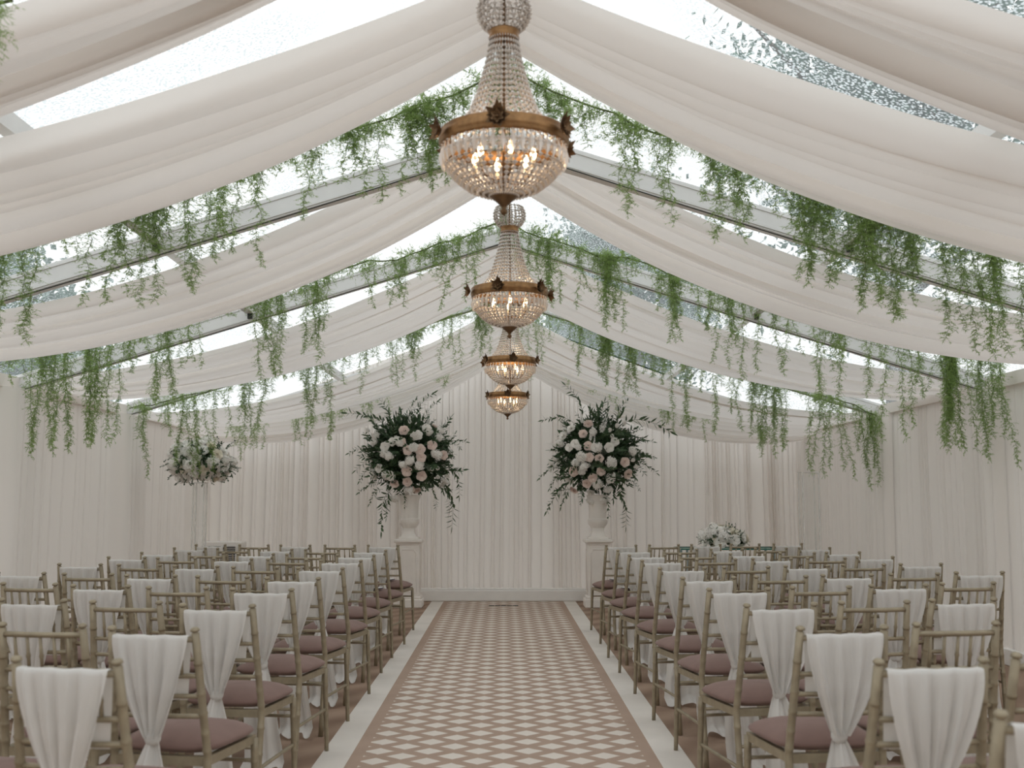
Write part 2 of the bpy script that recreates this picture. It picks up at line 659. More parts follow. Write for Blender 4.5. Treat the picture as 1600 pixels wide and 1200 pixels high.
# aluminium beams, each with a steel wire under it and purlins to the next one
for i, b in enumerate(BEAMS):
    t = struct(link('roof_beam', None))
    t.location = (0, b, 0)
    for sx in (-1, 1):
        mb = MB()
        e = (0.0, 4.4)
        for y0, y1, dz0, dz1 in ((-0.05, 0.05, 0.0, 0.15), (-0.058, 0.058, 0.012, 0.03), (-0.058, 0.058, 0.12, 0.138)):
            pts = []
            for x in e:
                for y, dz in ((y0, dz0), (y1, dz0), (y1, dz1), (y0, dz1)):
                    pts.append((sx * x, y, beam_z(x) + dz))
            k = len(mb.v)
            mb.v += pts
            for f in ((0, 1, 5, 4), (1, 2, 6, 5), (2, 3, 7, 6), (3, 0, 4, 7), (3, 2, 1, 0), (4, 5, 6, 7)):
                mb.f.append(tuple(k + q for q in f))
                mb.m.append(0)
        mb.build('rafter', M['alu'], t, smooth=False)
        mb = MB()
        mb.tube([(sx * x, -0.075, beam_z(x) - 0.0 - 0.02 * sin(pi * x / 4.4)) for x in [4.4 * k / 10 for k in range(11)]], 0.0042, 5)
        mb.build('wire', M['cable'], t)
        mb = MB()
        mb.box(sx * 2.25 - 0.02, sx * 2.25 + 0.02, -0.085, -0.058, beam_z(2.2) + 0.0, beam_z(2.2) + 0.1)
        mb.build('bracket', M['cable'], t, smooth=False)
        mb = MB()
        xa, xb = sorted((sx * 4.28, sx * 4.38))
        mb.box(xa, xb, -0.05, 0.05, 0, beam_z(4.3) + 0.1)
        mb.build('upright', M['alu'], t, smooth=False)
for b0, b1 in zip(BEAMS[:-1], BEAMS[1:]):
    for x in (-2.25, 2.25):
        mb = MB()
        z = beam_z(x) + 0.06
        mb.box(x - 0.035, x + 0.035, b0 + 0.065, b1 - 0.065, z, z + 0.09)
        struct(mb.build('purlin', M['alu'], smooth=False))
    mb = MB()
    z = beam_z(0) + 0.1
    mb.box(-0.035, 0.035, b0 + 0.065, b1 - 0.065, z, z + 0.09)
    struct(mb.build('ridge_purlin', M['alu'], smooth=False))


for sx, nm in ((-1, 'eave_beam'), (1, 'eave_beam')):
    mb = MB()
    xa, xb = sorted((sx * 4.27, sx * 4.36))
    mb.box(xa, xb, Y0, 15.9, 2.34, 2.45)
    struct(mb.build(nm, M['wall'], smooth=False))


# ------------------------------------------------------------------ ceiling drapes
def poly(c, x):
    return c[0] * x * x + c[1] * x + c[2]


def smin(a, b, k=0.06):
    h = max(k - abs(a - b), 0) / k
    return min(a, b) - h * h * k * 0.25


def drape(seed, yn, cn, yf, cf, label, folds, amp, belly, skew=0.0):
    rnd = random.Random(seed)
    fr = []
    tot = 0
    while tot < 1:
        wd = rnd.uniform(0.6, 1.5) / folds
        fr.append((tot, wd, rnd.uniform(0.45, 1.0), rnd.uniform(-0.03, 0.03), rnd.uniform(0, 6)))
        tot += wd
    nv = 150
    nx = 110

    def fold(v, x):
        # folds hang as soft rolls and lap over each other at the creases
        for (c0, wd, a, dr, ph) in fr:
            t = (v - c0) / wd
            if 0 <= t < 1:
                return a * (sin(pi * t) ** 0.8), -0.26 * a * wd * sin(2 * pi * t), 0.4 * wd * sin(x * 0.7 + ph) * sin(pi * t) ** 2
        return 0, 0, 0

    def fn(u, v):
        x = -4.24 + 8.48 * u
        ax = abs(x)
        gath = min(1.0, 0.35 + ax / 1.6)
        zn = poly(cn, ax)
        zf = poly(cf, ax) + skew * (-1 if x > 0 else 1) * min(1, ax)
        cen = 0.5 * (yn + yf)
        sp = 0.82 + 0.18 * min(1, ax / 1.2)
        y = cen + (v - 0.5) * (yf - yn) * sp
        z = zn + (zf - zn) * v
        z -= belly * 4 * v * (1 - v) * gath * (1 - (ax / 4.24) ** 4 * 0.7)
        f, oy, od = fold(v, x)
        g = 1.0 - 0.25 * min(1.0, ax / 4)
        z -= amp * f * g * (0.7 + 0.3 * gath)
        y += (oy * g + od) * (yf - yn) * sp
        end = max(0, (ax - 3.6) / 0.64)
        z += 0.0 * end
        return (x, y, min(z, roof_z(ax) - 0.05))
    mb = MB()
    mb.grid(fn, nx, nv)
    o = mb.build('ceiling_drape', M['swag'])
    return tag(o, label, 'drape', 'ivory ceiling drapes')


drape(1, 3.75, (.05, -.49, 3.77), 4.45, (.047, -.609, 4.01), 'ivory ceiling drape nearest the camera, cut off by the top of the photo', 7, 0.12, 0.04, 0.03)
drape(2, 4.82, (.05, -.485, 3.79), 5.7, (.063, -.589, 3.79), 'wide ivory ceiling drape just in front of the nearest fern garland', 9, 0.135, 0.03)
drape(3, 7.35, (.074, -.66, 4.0), 8.3, (.07, -.624, 3.82), 'ivory ceiling drape between the nearest and second fern garlands', 10, 0.12, 0.03)
drape(4, 10.1, (.065, -.6, 3.86), 12.0, (.055, -.516, 3.69), 'ivory ceiling drape between the second and third fern garlands', 13, 0.11, 0.05)
drape(5, 13.0, (.077, -.635, 3.70), 14.7, (.06, -.5, 3.42), 'ivory ceiling drape behind the third fern garland', 10, 0.075, 0.02)
drape(6, 14.95, (.055, -.48, 3.47), 15.55, (.10, -.70, 3.41), 'lowest ivory drape, a valance along the top of the back wall', 6, 0.06, 0.02)


# ------------------------------------------------------------------ aisle runner
rn = empty('aisle_runner', (0, 0, 0))
tag(rn, 'long aisle runner woven with white lozenges on taupe between the chair blocks', 'runner')
g = MB()
g.box(-0.82, 0.82, 1.2, 15.58, 0.0, 0.003)
g.build('carpet_field', M['runner'], rn, smooth=False)
for sx in (-1, 1):
    g = MB()
    xa, xb = sorted((sx * 0.82, sx * 0.985))
    g.box(xa, xb, 1.2, 15.58, 0.0, 0.004)
    g.build('border_strip', M['strip'], rn, smooth=False)
g = MB()
for k in range(5):
    xa = -0.19 + k * 0.078
    g.box(xa, xa + 0.07, 14.88 + 0.006 * (k % 2), 14.91 + 0.008 * (k % 3), 0.0035, 0.011)
tag(g.build('cable_cover', M['rubber'], smooth=False), 'short dark cable cover strip lying on the far end of the runner', 'strip')

# ------------------------------------------------------------------ chairs


def ring_tube(mb, pts, r, rings, n=10, end=None):
    """tube along polyline with bamboo rings at given fractions"""
    P = [Vector(p) for p in pts]
    L = [0]
    for a, b in zip(P[:-1], P[1:]):
        L.append(L[-1] + (b - a).length)

    def at(t):
        q = t * L[-1]
        for k in range(len(P) - 1):
            if q <= L[k + 1] or k == len(P) - 2:
                f = (q - L[k]) / max(1e-9, L[k + 1] - L[k])
                return P[k].lerp(P[k + 1], f)
    st = [(k / 8, 1.0) for k in range(9)]
    for t in rings:
        e = 0.004 / L[-1]
        st += [(t - 2 * e, 1.0), (t - e, 1.12), (t + e, 1.12), (t + 2 * e, 1.0)]
    st.sort()
    pts2 = [at(t) for t, k in st]
    rr = [(r if not hasattr(r, '__len__') else r[0] + (r[1] - r[0]) * t) * k for t, k in st]
    if end:
        for dz, k in end:
            d = (P[-1] - P[-2]).normalized()
            pts2.append(P[-1] + d * dz)
            rr.append((r if not hasattr(r, '__len__') else r[1]) * k)
    mb.tube(pts2, rr, n)


def back_y(z):
    return -0.195 - (z - 0.45) * 0.2


def back_hw(z):
    return 0.178 - (z - 0.45) * 0.045


def make_frame(root):
    for sx in (-1, 1):
        mb = MB()
        ring_tube(mb, [(sx * 0.172, -0.235, 0.0), (sx * 0.178, -0.195, 0.45), (sx * back_hw(0.9), back_y(0.9), 0.9)], (0.0145, 0.0145),
                  (0.16, 0.3, 0.42, 0.53, 0.6, 0.68, 0.76, 0.88), 10,
                  ((0.002, 0.7), (0.006, 0.7), (0.008, 1.15), (0.014, 1.15), (0.02, 0.8), (0.022, 0.2)))
        mb.build('back_post', M['gold'], root)
    for sx in (-1, 1):
        mb = MB()
        ring_tube(mb, [(sx * 0.203, 0.215, 0.0), (sx * 0.192, 0.195, 0.445)], (0.0115, 0.015), (0.2, 0.45, 0.8), 10)
        mb.build('front_leg', M['gold'], root)
    mb = MB()
    o = [(-0.195, 0.205), (0.195, 0.205), (0.18, -0.2), (-0.18, -0.2)]
    i_ = [(p[0] * 0.86, p[1] * 0.86) for p in o]
    k = len(mb.v)
    for ps, z in ((o, 0.425), (o, 0.458), (i_, 0.458), (i_, 0.425)):
        mb.v += [(p[0], p[1], z) for p in ps]
    for r in range(4):
        for j in range(4):
            mb.f.append((k + r * 4 + j, k + r * 4 + (j + 1) % 4, k + ((r + 1) % 4) * 4 + (j + 1) % 4, k + ((r + 1) % 4) * 4 + j))
            mb.m.append(0)
    mb.build('seat_frame', M['gold'], root, smooth=False)
    # stretchers
    for sx in (-1, 1):
        mb = MB()
        ring_tube(mb, [(sx * 0.174, -0.215, 0.21), (sx * 0.198, 0.205, 0.23)], 0.0085, (0.5,), 8)
        mb.build('side_stretcher', M['gold'], root)
    mb = MB()
    ring_tube(mb, [(-0.194, 0.2, 0.36), (0.194, 0.2, 0.36)], 0.008, (0.5,), 8)
    mb.build('front_stretcher', M['gold'], root)
    mb = MB()
    ring_tube(mb, [(-0.174, -0.21, 0.3), (0.174, -0.21, 0.3)], 0.008, (0.5,), 8)
    mb.build('back_stretcher', M['gold'], root)
    # backrest rails
    for z, nm, r in ((0.878, 'top_rail', 0.0105), (0.748, 'back_rail', 0.009), (0.676, 'back_rail', 0.009), (0.604, 'back_rail', 0.009)):
        mb = MB()
        hw = back_hw(z)
        mb.tube([(hw * t, back_y(z) - 0.018 * (1 - t * t), z) for t in (-1, -0.75, -0.5, -0.25, 0, 0.25, 0.5, 0.75, 1)], r, 8)
        mb.build(nm, M['gold'], root)
    # cushion
    mb = MB()
    n = 32
    prof = [(0.0, 0.056), (0.3, 0.053), (0.55, 0.045), (0.75, 0.033), (0.9, 0.018), (0.98, 0.006), (1.0, -0.002), (0.985, -0.008), (0.9, -0.02), (0.78, -0.027), (0.0, -0.028)]
    for t, z in prof:
        for j in range(n):
            a = 2 * pi * (j + 0.5) / n
            c, s_ = cos(a), sin(a)
            e = 0.42
            x = (abs(c) ** e) * (1 if c > 0 else -1)
            y = (abs(s_) ** e) * (1 if s_ > 0 else -1)
            # corners pulled out into points
            wx = 0.205 + 0.012 * y
            mb.v.append((x * wx * t, 0.012 + y * 0.208 * t, 0.486 + z))
    for k in range(len(prof) - 1):
        for j in range(n):
            a = k * n + j
            b = k * n + (j + 1) % n
            mb.f.append((a, a + n, b + n, b))
            mb.m.append(0)
    mb.f.append(tuple(range(n)))
    mb.f.append(tuple((len(prof) - 1) * n + j for j in reversed(range(n))))
    mb.m += [0, 0]
    mb.build('seat_cushion', M['pad'], root)


def add_spindles(root):
    for k in range(5):
        x = (k - 2) * 0.052
        mb = MB()
        yo = 0.018 * (1 - (x / 0.165) ** 2)
        mb.tube([(x, back_y(0.748) - yo, 0.748), (x, back_y(0.79) - yo, 0.79), (x, back_y(0.8) - yo, 0.8), (x, back_y(0.81) - yo, 0.81), (x, back_y(0.878) - yo, 0.878)],
                [0.006, 0.0065, 0.009, 0.0065, 0.006], 8)
        mb.build('spindle', M['gold'], root)


def sash_mesh(seed):
    rnd = random.Random(seed)
    mb = MB()
    ph = [rnd.uniform(0, 6) for _ in range(6)]
    kf = rnd.uniform(5, 7)
    # path: front flap -> over rail -> down the back to the knot
    path = []
    for t in (0.66, 0.72, 0.78, 0.84):
        path.append((t, 0.016))
    path += [(0.884, 0.014), (0.893, 0.0), (0.888, -0.016)]
    for k in range(1, 15):
        path.append((0.885 - (0.885 - 0.53) * k / 14, -0.02))
    lean = rnd.uniform(-0.012, 0.012)

    def fn(u, v):
        k = u * (len(path) - 1)
        i = min(int(k), len(path) - 2)
        f = k - i
        z = path[i][0] * (1 - f) + path[i + 1][0] * f
        off = path[i][1] * (1 - f) + path[i + 1][1] * f
        s = (v - 0.5) * 2
        if off >= 0.0:
            t = (0.89 - z) / 0.36
            hw = 0.138 - 0.03 * max(0, t)
        else:
            t = max(0, (0.885 - z) / 0.355)
            hw = 0.141 * (1 - 0.8 * t ** 1.6) + 0.002
        zr = z
        x = s * hw + lean * max(0, t)
        bow = 0.018 * (1 - min(1, (x / 0.165) ** 2))
        am = 0.003 if u < 0.3 else 0.003 + 0.011 * max(0, t) + 0.004 * min(1, t * 6)
        w_ = am * (sin(kf * s * 2.2 + ph[0]) + 0.6 * sin(kf * s * 4.1 + ph[1] + z * 6))
        y = back_y(zr) - bow + off - (0.008 + w_ if off < 0 else 0)
        if off < 0:
            y -= 0.014 * sin(pi * min(1, t))
        zz = z + (0.0015 * sin(s * 9 + ph[2]) if 0.2 < u < 0.4 else 0)
        return (x, y, zz)
    mb.grid(fn, 44, 30)
    return mb, lean


def tail_mesh(seed, lean):
    rnd = random.Random(seed + 50)
    mb = MB()
    ph = [rnd.uniform(0, 6) for _ in range(6)]
    fx = rnd.uniform(-0.05, 0.05)
    wid = rnd.uniform(0.085, 0.12)

    def fn(u, v):
        z = 0.525 * (1 - u) + 0.012 * u
        s = (v - 0.5) * 2
        hw = 0.022 + 0.05 * min(1, u * 3.2) ** 0.8 + (wid - 0.07) * u
        x = lean + fx * u * u + s * hw
        am = 0.012 + 0.022 * u
        y = back_y(0.53) - 0.03 - 0.02 * sin(pi * min(1, u * 1.3)) - 0.03 * u + am * (sin(s * 5 + ph[0]) + 0.5 * sin(s * 11 + ph[1] + u * 2))
        if u > 0.93:
            y -= (u - 0.93) * 1.2
        z += 0.012 * sin(s * 7 + ph[3]) * (u ** 4) + 0.012 * u ** 4
        return (x, y, max(z, 0.004))
    mb.grid(fn, 26, 22)
    return mb


def knot_mesh(lean):
    mb = MB()
    prof = [(0.006, 0.03), (0.024, 0.022), (0.031, 0.008), (0.03, -0.008), (0.024, -0.02), (0.01, -0.028)]
    i0 = len(mb.v)
    mb.lathe(prof, 12, (0, 0, 0))
    mb.v = [(lean + p[0] * 1.0, back_y(0.53) - 0.036 + p[1] * 0.8, 0.53 + p[2]) for p in mb.v]
    return mb


ORD = ['aisle seat', 'second seat from the aisle', 'third seat from the aisle', 'fourth seat from the aisle', 'outermost seat']
ROWN = ['front row', 'second row', 'third row', 'fourth row', 'fifth row', 'sixth row', 'seventh row', 'eighth row', 'ninth row', 'tenth row', 'eleventh row']

proto_bare = empty('ballroom_chair')
make_frame(proto_bare)
add_spindles(proto_bare)
proto_sash = empty('ballroom_chair')
for ch in proto_bare.children:
    if ch.name.split('.')[0] == 'spindle':
        continue
    c = ch.copy()
    COL.objects.link(c)
    c.parent = proto_sash
add_spindles(proto_sash)
SV = []
for k in range(5):
    mb, lean = sash_mesh(100 + k)
    if k == 0:
        sash = mb.build('sash', M['sash'], proto_sash)
        tail = tail_mesh(100, lean).build('sash_tail', M['sash'], sash)
        knot = knot_mesh(lean).build('sash_knot', M['sash'], sash)
        SV.append((sash.data, tail.data, knot.data))
    else:
        a = mb.build('sash_cloth', M['sash'])
        b = tail_mesh(100 + k, lean).build('sash_tail', M['sash'])
        c = knot_mesh(lean).build('sash_knot', M['sash'])
        SV.append((a.data, b.data, c.data))
        for q in (a, b, c):
            bpy.data.objects.remove(q)

ROWD = [11.62, 10.45, 9.5, 8.64, 7.64, 6.66, 5.82, 4.94, 4.03, 3.22, 2.44]
used = {'s': False, 'b': False}
CH = {}
rnd = random.Random(5)


def place_chair(side, row, k):
    ang = radians(9 + rnd.uniform(-2, 2)) * (1 if side > 0 else -1)
    slope = 0.28
    if row == 0:
        slope = 0.10 if side < 0 else 0.22
    xin = 1.085 if side < 0 else 1.055
    # back post top nearest the aisle sits at (side*xin, ROWD); work back to the chair origin
    px = xin + k * 0.452 + rnd.uniform(-0.012, 0.012) * (k > 0)
    py = ROWD[row] + slope * k * 0.452 + rnd.uniform(-0.02, 0.02)
    lx, ly = -side * 0.158, back_y(0.9)
    ox = side * px - (lx * cos(ang) - ly * sin(ang))
    oy = py - (lx * sin(ang) + ly * cos(ang))
    is_sash = k % 2 == 0
    key = 's' if is_sash else 'b'
    src = proto_sash if is_sash else proto_bare
    if not used[key]:
        o = src
        used[key] = True
    else:
        o = copy_tree(src)
    o.location = (ox, oy, 0)
    o.rotation_euler = (0, 0, ang)
    if is_sash:
        a, b, c = SV[rnd.randrange(len(SV))]
        for ch in o.children:
            if ch.name.split('.')[0] == 'sash':
                ch.data = a
                for q in ch.children:
                    q.data = b if 'tail' in q.name else c
    blk = 'left' if side < 0 else 'right'
    what = 'gold chair draped with white sash' if is_sash else 'gold spindle-back chair without sash'
    tag(o, f'{what}, {ORD[k]}, {ROWN[row]} of {blk} block', 'chair', f'chairs of the {blk} block')
    CH[(side, row, k)] = (o, ox, oy, ang)


for side in (-1, 1):
    for row in range(11):
        for k in range(5):
            d = ROWD[row]
            xo = 1.07 + 0.452 * k
            if xo > d * 0.475 + 0.02:
                continue
            if row == 10 and (side < 0 or k > 0):
                continue
            place_chair(side, row, k)

# order of service cards on four aisle seats
for side in (-1, 1):
    for row in (0, 1):
        o, ox, oy, ang = CH[(side, row, 0)]
        c = empty('folded_card', (ox + side * 0.03, oy - 0.06, 0.549), ang + side * 0.25)
        g = MB()
        g.box(-0.07, 0.07, -0.05, 0.05, 0.006, 0.012)
        g.build('cover', M['card'], c, smooth=False)
        g = MB()
        g.box(-0.072, 0.072, -0.052, 0.052, 0.0, 0.0055)
        g.build('inner_page', M['navy'], c, smooth=False)
        tag(c, f'white folded card on the {"left" if side < 0 else "right"} aisle seat of the {ROWN[row]}', 'card', 'folded cards on the aisle seats')


# ------------------------------------------------------------------ chandeliers
def along(prof, z):
    for (z0, r0), (z1, r1) in zip(prof[:-1], prof[1:]):
        if (z0 - z) * (z1 - z) <= 0:
            t = (z - z0) / (z1 - z0) if z1 != z0 else 0
            return r0 + (r1 - r0) * t
    return prof[-1][1]


UP = [(0.395, 0.054), (0.31, 0.066), (0.24, 0.083), (0.17, 0.102), (0.10, 0.13), (0.045, 0.175), (0.015, 0.222)]
LOW = [(-0.02, 0.233), (-0.065, 0.231), (-0.108, 0.214), (-0.147, 0.183), (-0.182, 0.14), (-0.204, 0.09), (-0.216, 0.045)]
CRN = [(0.42, 0.05), (0.45, 0.082), (0.485, 0.098), (0.52, 0.097), (0.55, 0.085), (0.565, 0.07)]


def arc_samples(prof, step):
    P = [Vector((r, 0, z)) for z, r in prof]
    out = []
    acc = 0
    for a, b in zip(P[:-1], P[1:]):
        L = (b - a).length
        t = acc
        while t < L:
            q = a.lerp(b, t / L)
            out.append((q.x, q.z))
            t += step
        acc = t - L
    return out


def bead_net(prof, n, step, rr, hh, stagger=False, long_rows=()):
    mb = MB()
    sm = arc_samples(prof, step)
    for i, (r, z) in enumerate(sm):
        m = n
        bw = min(rr, 2 * pi * r / m * 0.52)
        for j in range(m):
            a = 2 * pi * (j + (0.5 if stagger and i % 2 else 0)) / m
            mb.octa((r * cos(a), r * sin(a), z), bw * 0.96, hh)
    return mb


def wire_net(prof, n, step, rings=True):
    mb = MB()
    for j in range(n):
        a = 2 * pi * j / n
        mb.tube([(r * cos(a), r * sin(a), z) for z, r in prof], 0.0018, 3, cap=False)
    if rings:
        for r, z in arc_samples(prof, step)[::2]:
            m = 36
            mb.tube([(r * cos(2 * pi * q / m), r * sin(2 * pi * q / m), z) for q in range(m + 1)], 0.002, 3, cap=False)
    return mb


def make_chandelier():
    root = empty('chandelier')
    # brass rim
    mb = MB()
    prof = [(0.222, 0.028), (0.236, 0.03), (0.243, 0.024), (0.240, 0.014), (0.246, 0.006), (0.246, -0.012), (0.240, -0.018), (0.243, -0.026), (0.234, -0.032), (0.222, -0.028)]
    n = 48
    for r, z in prof + [prof[0]]:
        for j in range(n):
            a = 2 * pi * j / n
            mb.v.append((r * cos(a), r * sin(a), z))
    for k in range(len(prof)):
        for j in range(n):
            a = k * n + j
            b = k * n + (j + 1) % n
            mb.f.append((a, b, b + n, a + n))
            mb.m.append(0)
    mb.build('rim', M['brass'], root)
    for q in range(6):
        a = 2 * pi * q / 6
        mb = MB()
        c = Vector((cos(a), sin(a), 0))
        t = Vector((-sin(a), cos(a), 0))
        up = Vector((0, 0, 1))
        base = c * 0.252
        for k in range(10):
            th = 2 * pi * k / 10
            d = t * cos(th) + up * sin(th)
            L = 0.058 if k % 2 == 0 else 0.046
            mb.leaf(base, d + c * 0.35, c, L, 0.034, 0.3, -0.3)
        for k in range(6):
            th = 2 * pi * (k + 0.5) / 6
            d = t * cos(th) + up * sin(th)
            mb.leaf(base + c * 0.008, d + c * 0.6, c, 0.032, 0.026, 0.3)
        mb.octa(base + c * 0.016, 0.009, 0.009)
        mb.leaf(base, up + c * 0.3, c, 0.068, 0.026, 0.2, -0.2)
        mb.build('rosette', M['darkbrass'], root)
    ob = bead_net(UP, 34, 0.0235, 0.0105, 0.0105).build('crystal_strands', M['crystal'], root, smooth=False)
    ob['kind'] = 'stuff'
    wire_net(UP, 34, 0.047).build('strand_wires', M['wire'], root)
    mb = bead_net(LOW[1:], 42, 0.022, 0.013, 0.0105)
    # ring of long pendants under the rim
    for j in range(42):
        a = 2 * pi * (j + 0.5) / 42
        mb.octa((0.2335 * cos(a), 0.2335 * sin(a), -0.075), 0.0125, 0.04)
        mb.octa((0.233 * cos(a), 0.233 * sin(a), -0.034), 0.009, 0.008)
    ob = mb.build('crystal_basket', M['crystal'], root, smooth=False)
    ob['kind'] = 'stuff'
    wire_net(LOW, 42, 0.022).build('basket_wires', M['wire'], root)
    ob = bead_net(CRN, 22, 0.019, 0.012, 0.009).build('crystal_crown', M['crystal'], root, smooth=False)
    ob['kind'] = 'stuff'
    wire_net(CRN, 22, 0.019).build('crown_wires', M['wire'], root)
    mb = MB()
    mb.lathe([(0.045, 0.392), (0.056, 0.392), (0.059, 0.398), (0.056, 0.405), (0.056, 0.415), (0.06, 0.422), (0.056, 0.428), (0.045, 0.428)], 28)
    mb.build('neck_ring', M['brass'], root)
    mb = MB()
    mb.lathe([(0.003, -0.29), (0.012, -0.282), (0.014, -0.274), (0.008, -0.264), (0.012, -0.254), (0.034, -0.234), (0.048, -0.221), (0.05, -0.215), (0.02, -0.21)], 20)
    mb.build('finial', M['darkbrass'], root)
    mb = MB()
    mb.tube([(0, 0, -0.212), (0, 0, 0.62)], 0.006, 8)
    for q in range(6):
        a = 2 * pi * q / 6 + 0.3
        mb.tube([(0.0, 0.0, -0.15), (0.05 * cos(a), 0.05 * sin(a), -0.165), (0.1 * cos(a), 0.1 * sin(a), -0.15), (0.115 * cos(a), 0.115 * sin(a), -0.125)], 0.005, 6)
    mb.build('lamp_arms', M['darkbrass'], root)
    for q in range(6):
        a = 2 * pi * q / 6 + 0.3
        x, y = 0.115 * cos(a), 0.115 * sin(a)
        mb = MB()
        mb.lathe([(0.009, -0.125), (0.0095, -0.09), (0.006, -0.088)], 10, (x, y, 0))
        cdl = mb.build('candle_tube', M['candle'], root)
        mb = MB()
        mb.lathe([(0.005, -0.088), (0.011, -0.074), (0.012, -0.064), (0.008, -0.048), (0.002, -0.034)], 10, (x, y, 0))
        mb.build('bulb', M['bulb'], cdl)
    # links of the hanging chain, joined
    mb = MB()
    z = 0.6
    k = 0
    while z < 0.98:
        pts = []
        for q in range(9):
            a = 2 * pi * q / 8
            u, v = 0.012 * cos(a), 0.022 * sin(a)
            pts.append((u if k % 2 else 0, 0 if k % 2 else u, z + v))
        mb.tube(pts, 0.0032, 5, cap=False)
        z += 0.034
        k += 1
    mb.tube([(0, 0, 0.97), (0, 0, 1.15)], 0.004, 6)
    mb.build('chain', M['darkbrass'], root)
    return root


chd = make_chandelier()
CHL = [(0.0, 4.1, 2.715, 1.0, -1.66, 'nearest and largest-looking crystal basket chandelier with lit bulbs'),
       (0.036, 7.0, 2.675, 1.0, 0.25, 'second crystal basket chandelier, hanging just behind the nearest one'),
       (0.056, 9.8, 2.59, 0.95, 0.62, 'third crystal basket chandelier along the ridge'),
       (0.043, 12.7, 2.563, 0.95, -1.57, 'farthest crystal chandelier, lowest in view before the back wall')]
for i, (x, y, z, sc, rz, lab) in enumerate(CHL):
    o = chd if i == 0 else copy_tree(chd)
    o.location = (x, y, z)
    o.scale = (sc, sc, sc)
    o.rotation_euler = (0, 0, rz)
    tag(o, lab, 'chandelier', 'chandeliers along the ridge')
    ld = bpy.data.lights.new('chandelier_glow', 'POINT')
    ld.energy = 0.9
    ld.color = (1.0, 0.74, 0.48)
    ld.shadow_soft_size = 0.06
    lo = link('chandelier_glow', ld)
    lo.location = (x, y, z - 0.05)


# ------------------------------------------------------------------ fern garlands
def strand_mesh(seed, L, bushy):
    """one hanging trail of asparagus fern, from the origin downwards"""
    rnd = random.Random(seed)
    mb = MB()
    pts = []
    x = y = 0.0
    n = max(5, int(L / 0.035))
    for k in range(n + 1):
        pts.append(Vector((x, y, -L * k / n)))
        x += rnd.uniform(-0.014, 0.014)
        y += rnd.uniform(-0.014, 0.014)
    mb.mat = 1
    mb.tube(pts, [0.0016 * (1 - 0.6 * k / n) for k in range(n + 1)], 3, cap=False)
    mb.mat = 0
    m = int(L / 0.0075 * bushy)
    for i in range(m):
        t = (i + rnd.random()) / m
        k = min(int(t * n), n - 1)
        p = pts[k].lerp(pts[k + 1], t * n - k)
        a = rnd.uniform(0, 2 * pi)
        tw = rnd.uniform(0.025, 0.1) * (1.0 - 0.55 * t)
        el = rnd.uniform(-1.0, 0.6)
        d = Vector((cos(a) * cos(el), sin(a) * cos(el), sin(el)))
        q = p
        seg = 3
        for s_ in range(seg):
            d2 = (d + Vector((rnd.uniform(-.4, .4), rnd.uniform(-.4, .4), -0.22 * s_ + rnd.uniform(-.3, .2)))).normalized()
            q2 = q + d2 * (tw / seg)
            sd = d2.orthogonal().normalized() * 0.0006
            mb.tri(q - sd, q + sd, q2)
            for nn in range(5):
                b = q.lerp(q2, rnd.random())
                nd = (d2 * 0.6 + Vector((rnd.uniform(-1, 1), rnd.uniform(-1, 1), rnd.uniform(-1, 0.6)))).normalized()
                nl = rnd.uniform(0.009, 0.02)
                ns = nd.orthogonal().normalized()
                ns = Matrix.Rotation(rnd.uniform(0, pi), 3, nd) @ ns * 0.00125
                mb.tri(b - ns, b + ns, b + nd * nl)
            q = q2
    return mb


STR = []
for k in range(14):
    L = [0.16, 0.2, 0.26, 0.3, 0.34, 0.38, 0.42, 0.46, 0.5, 0.54, 0.6, 0.66, 0.12, 0.14][k]
    o = strand_mesh(300 + k, L, 1.0 + 0.25 * (k % 3)).build('trailing_stem', [M['fern'], M['stem']], smooth=False)
    STR.append((L, o.data))
    bpy.data.objects.remove(o)


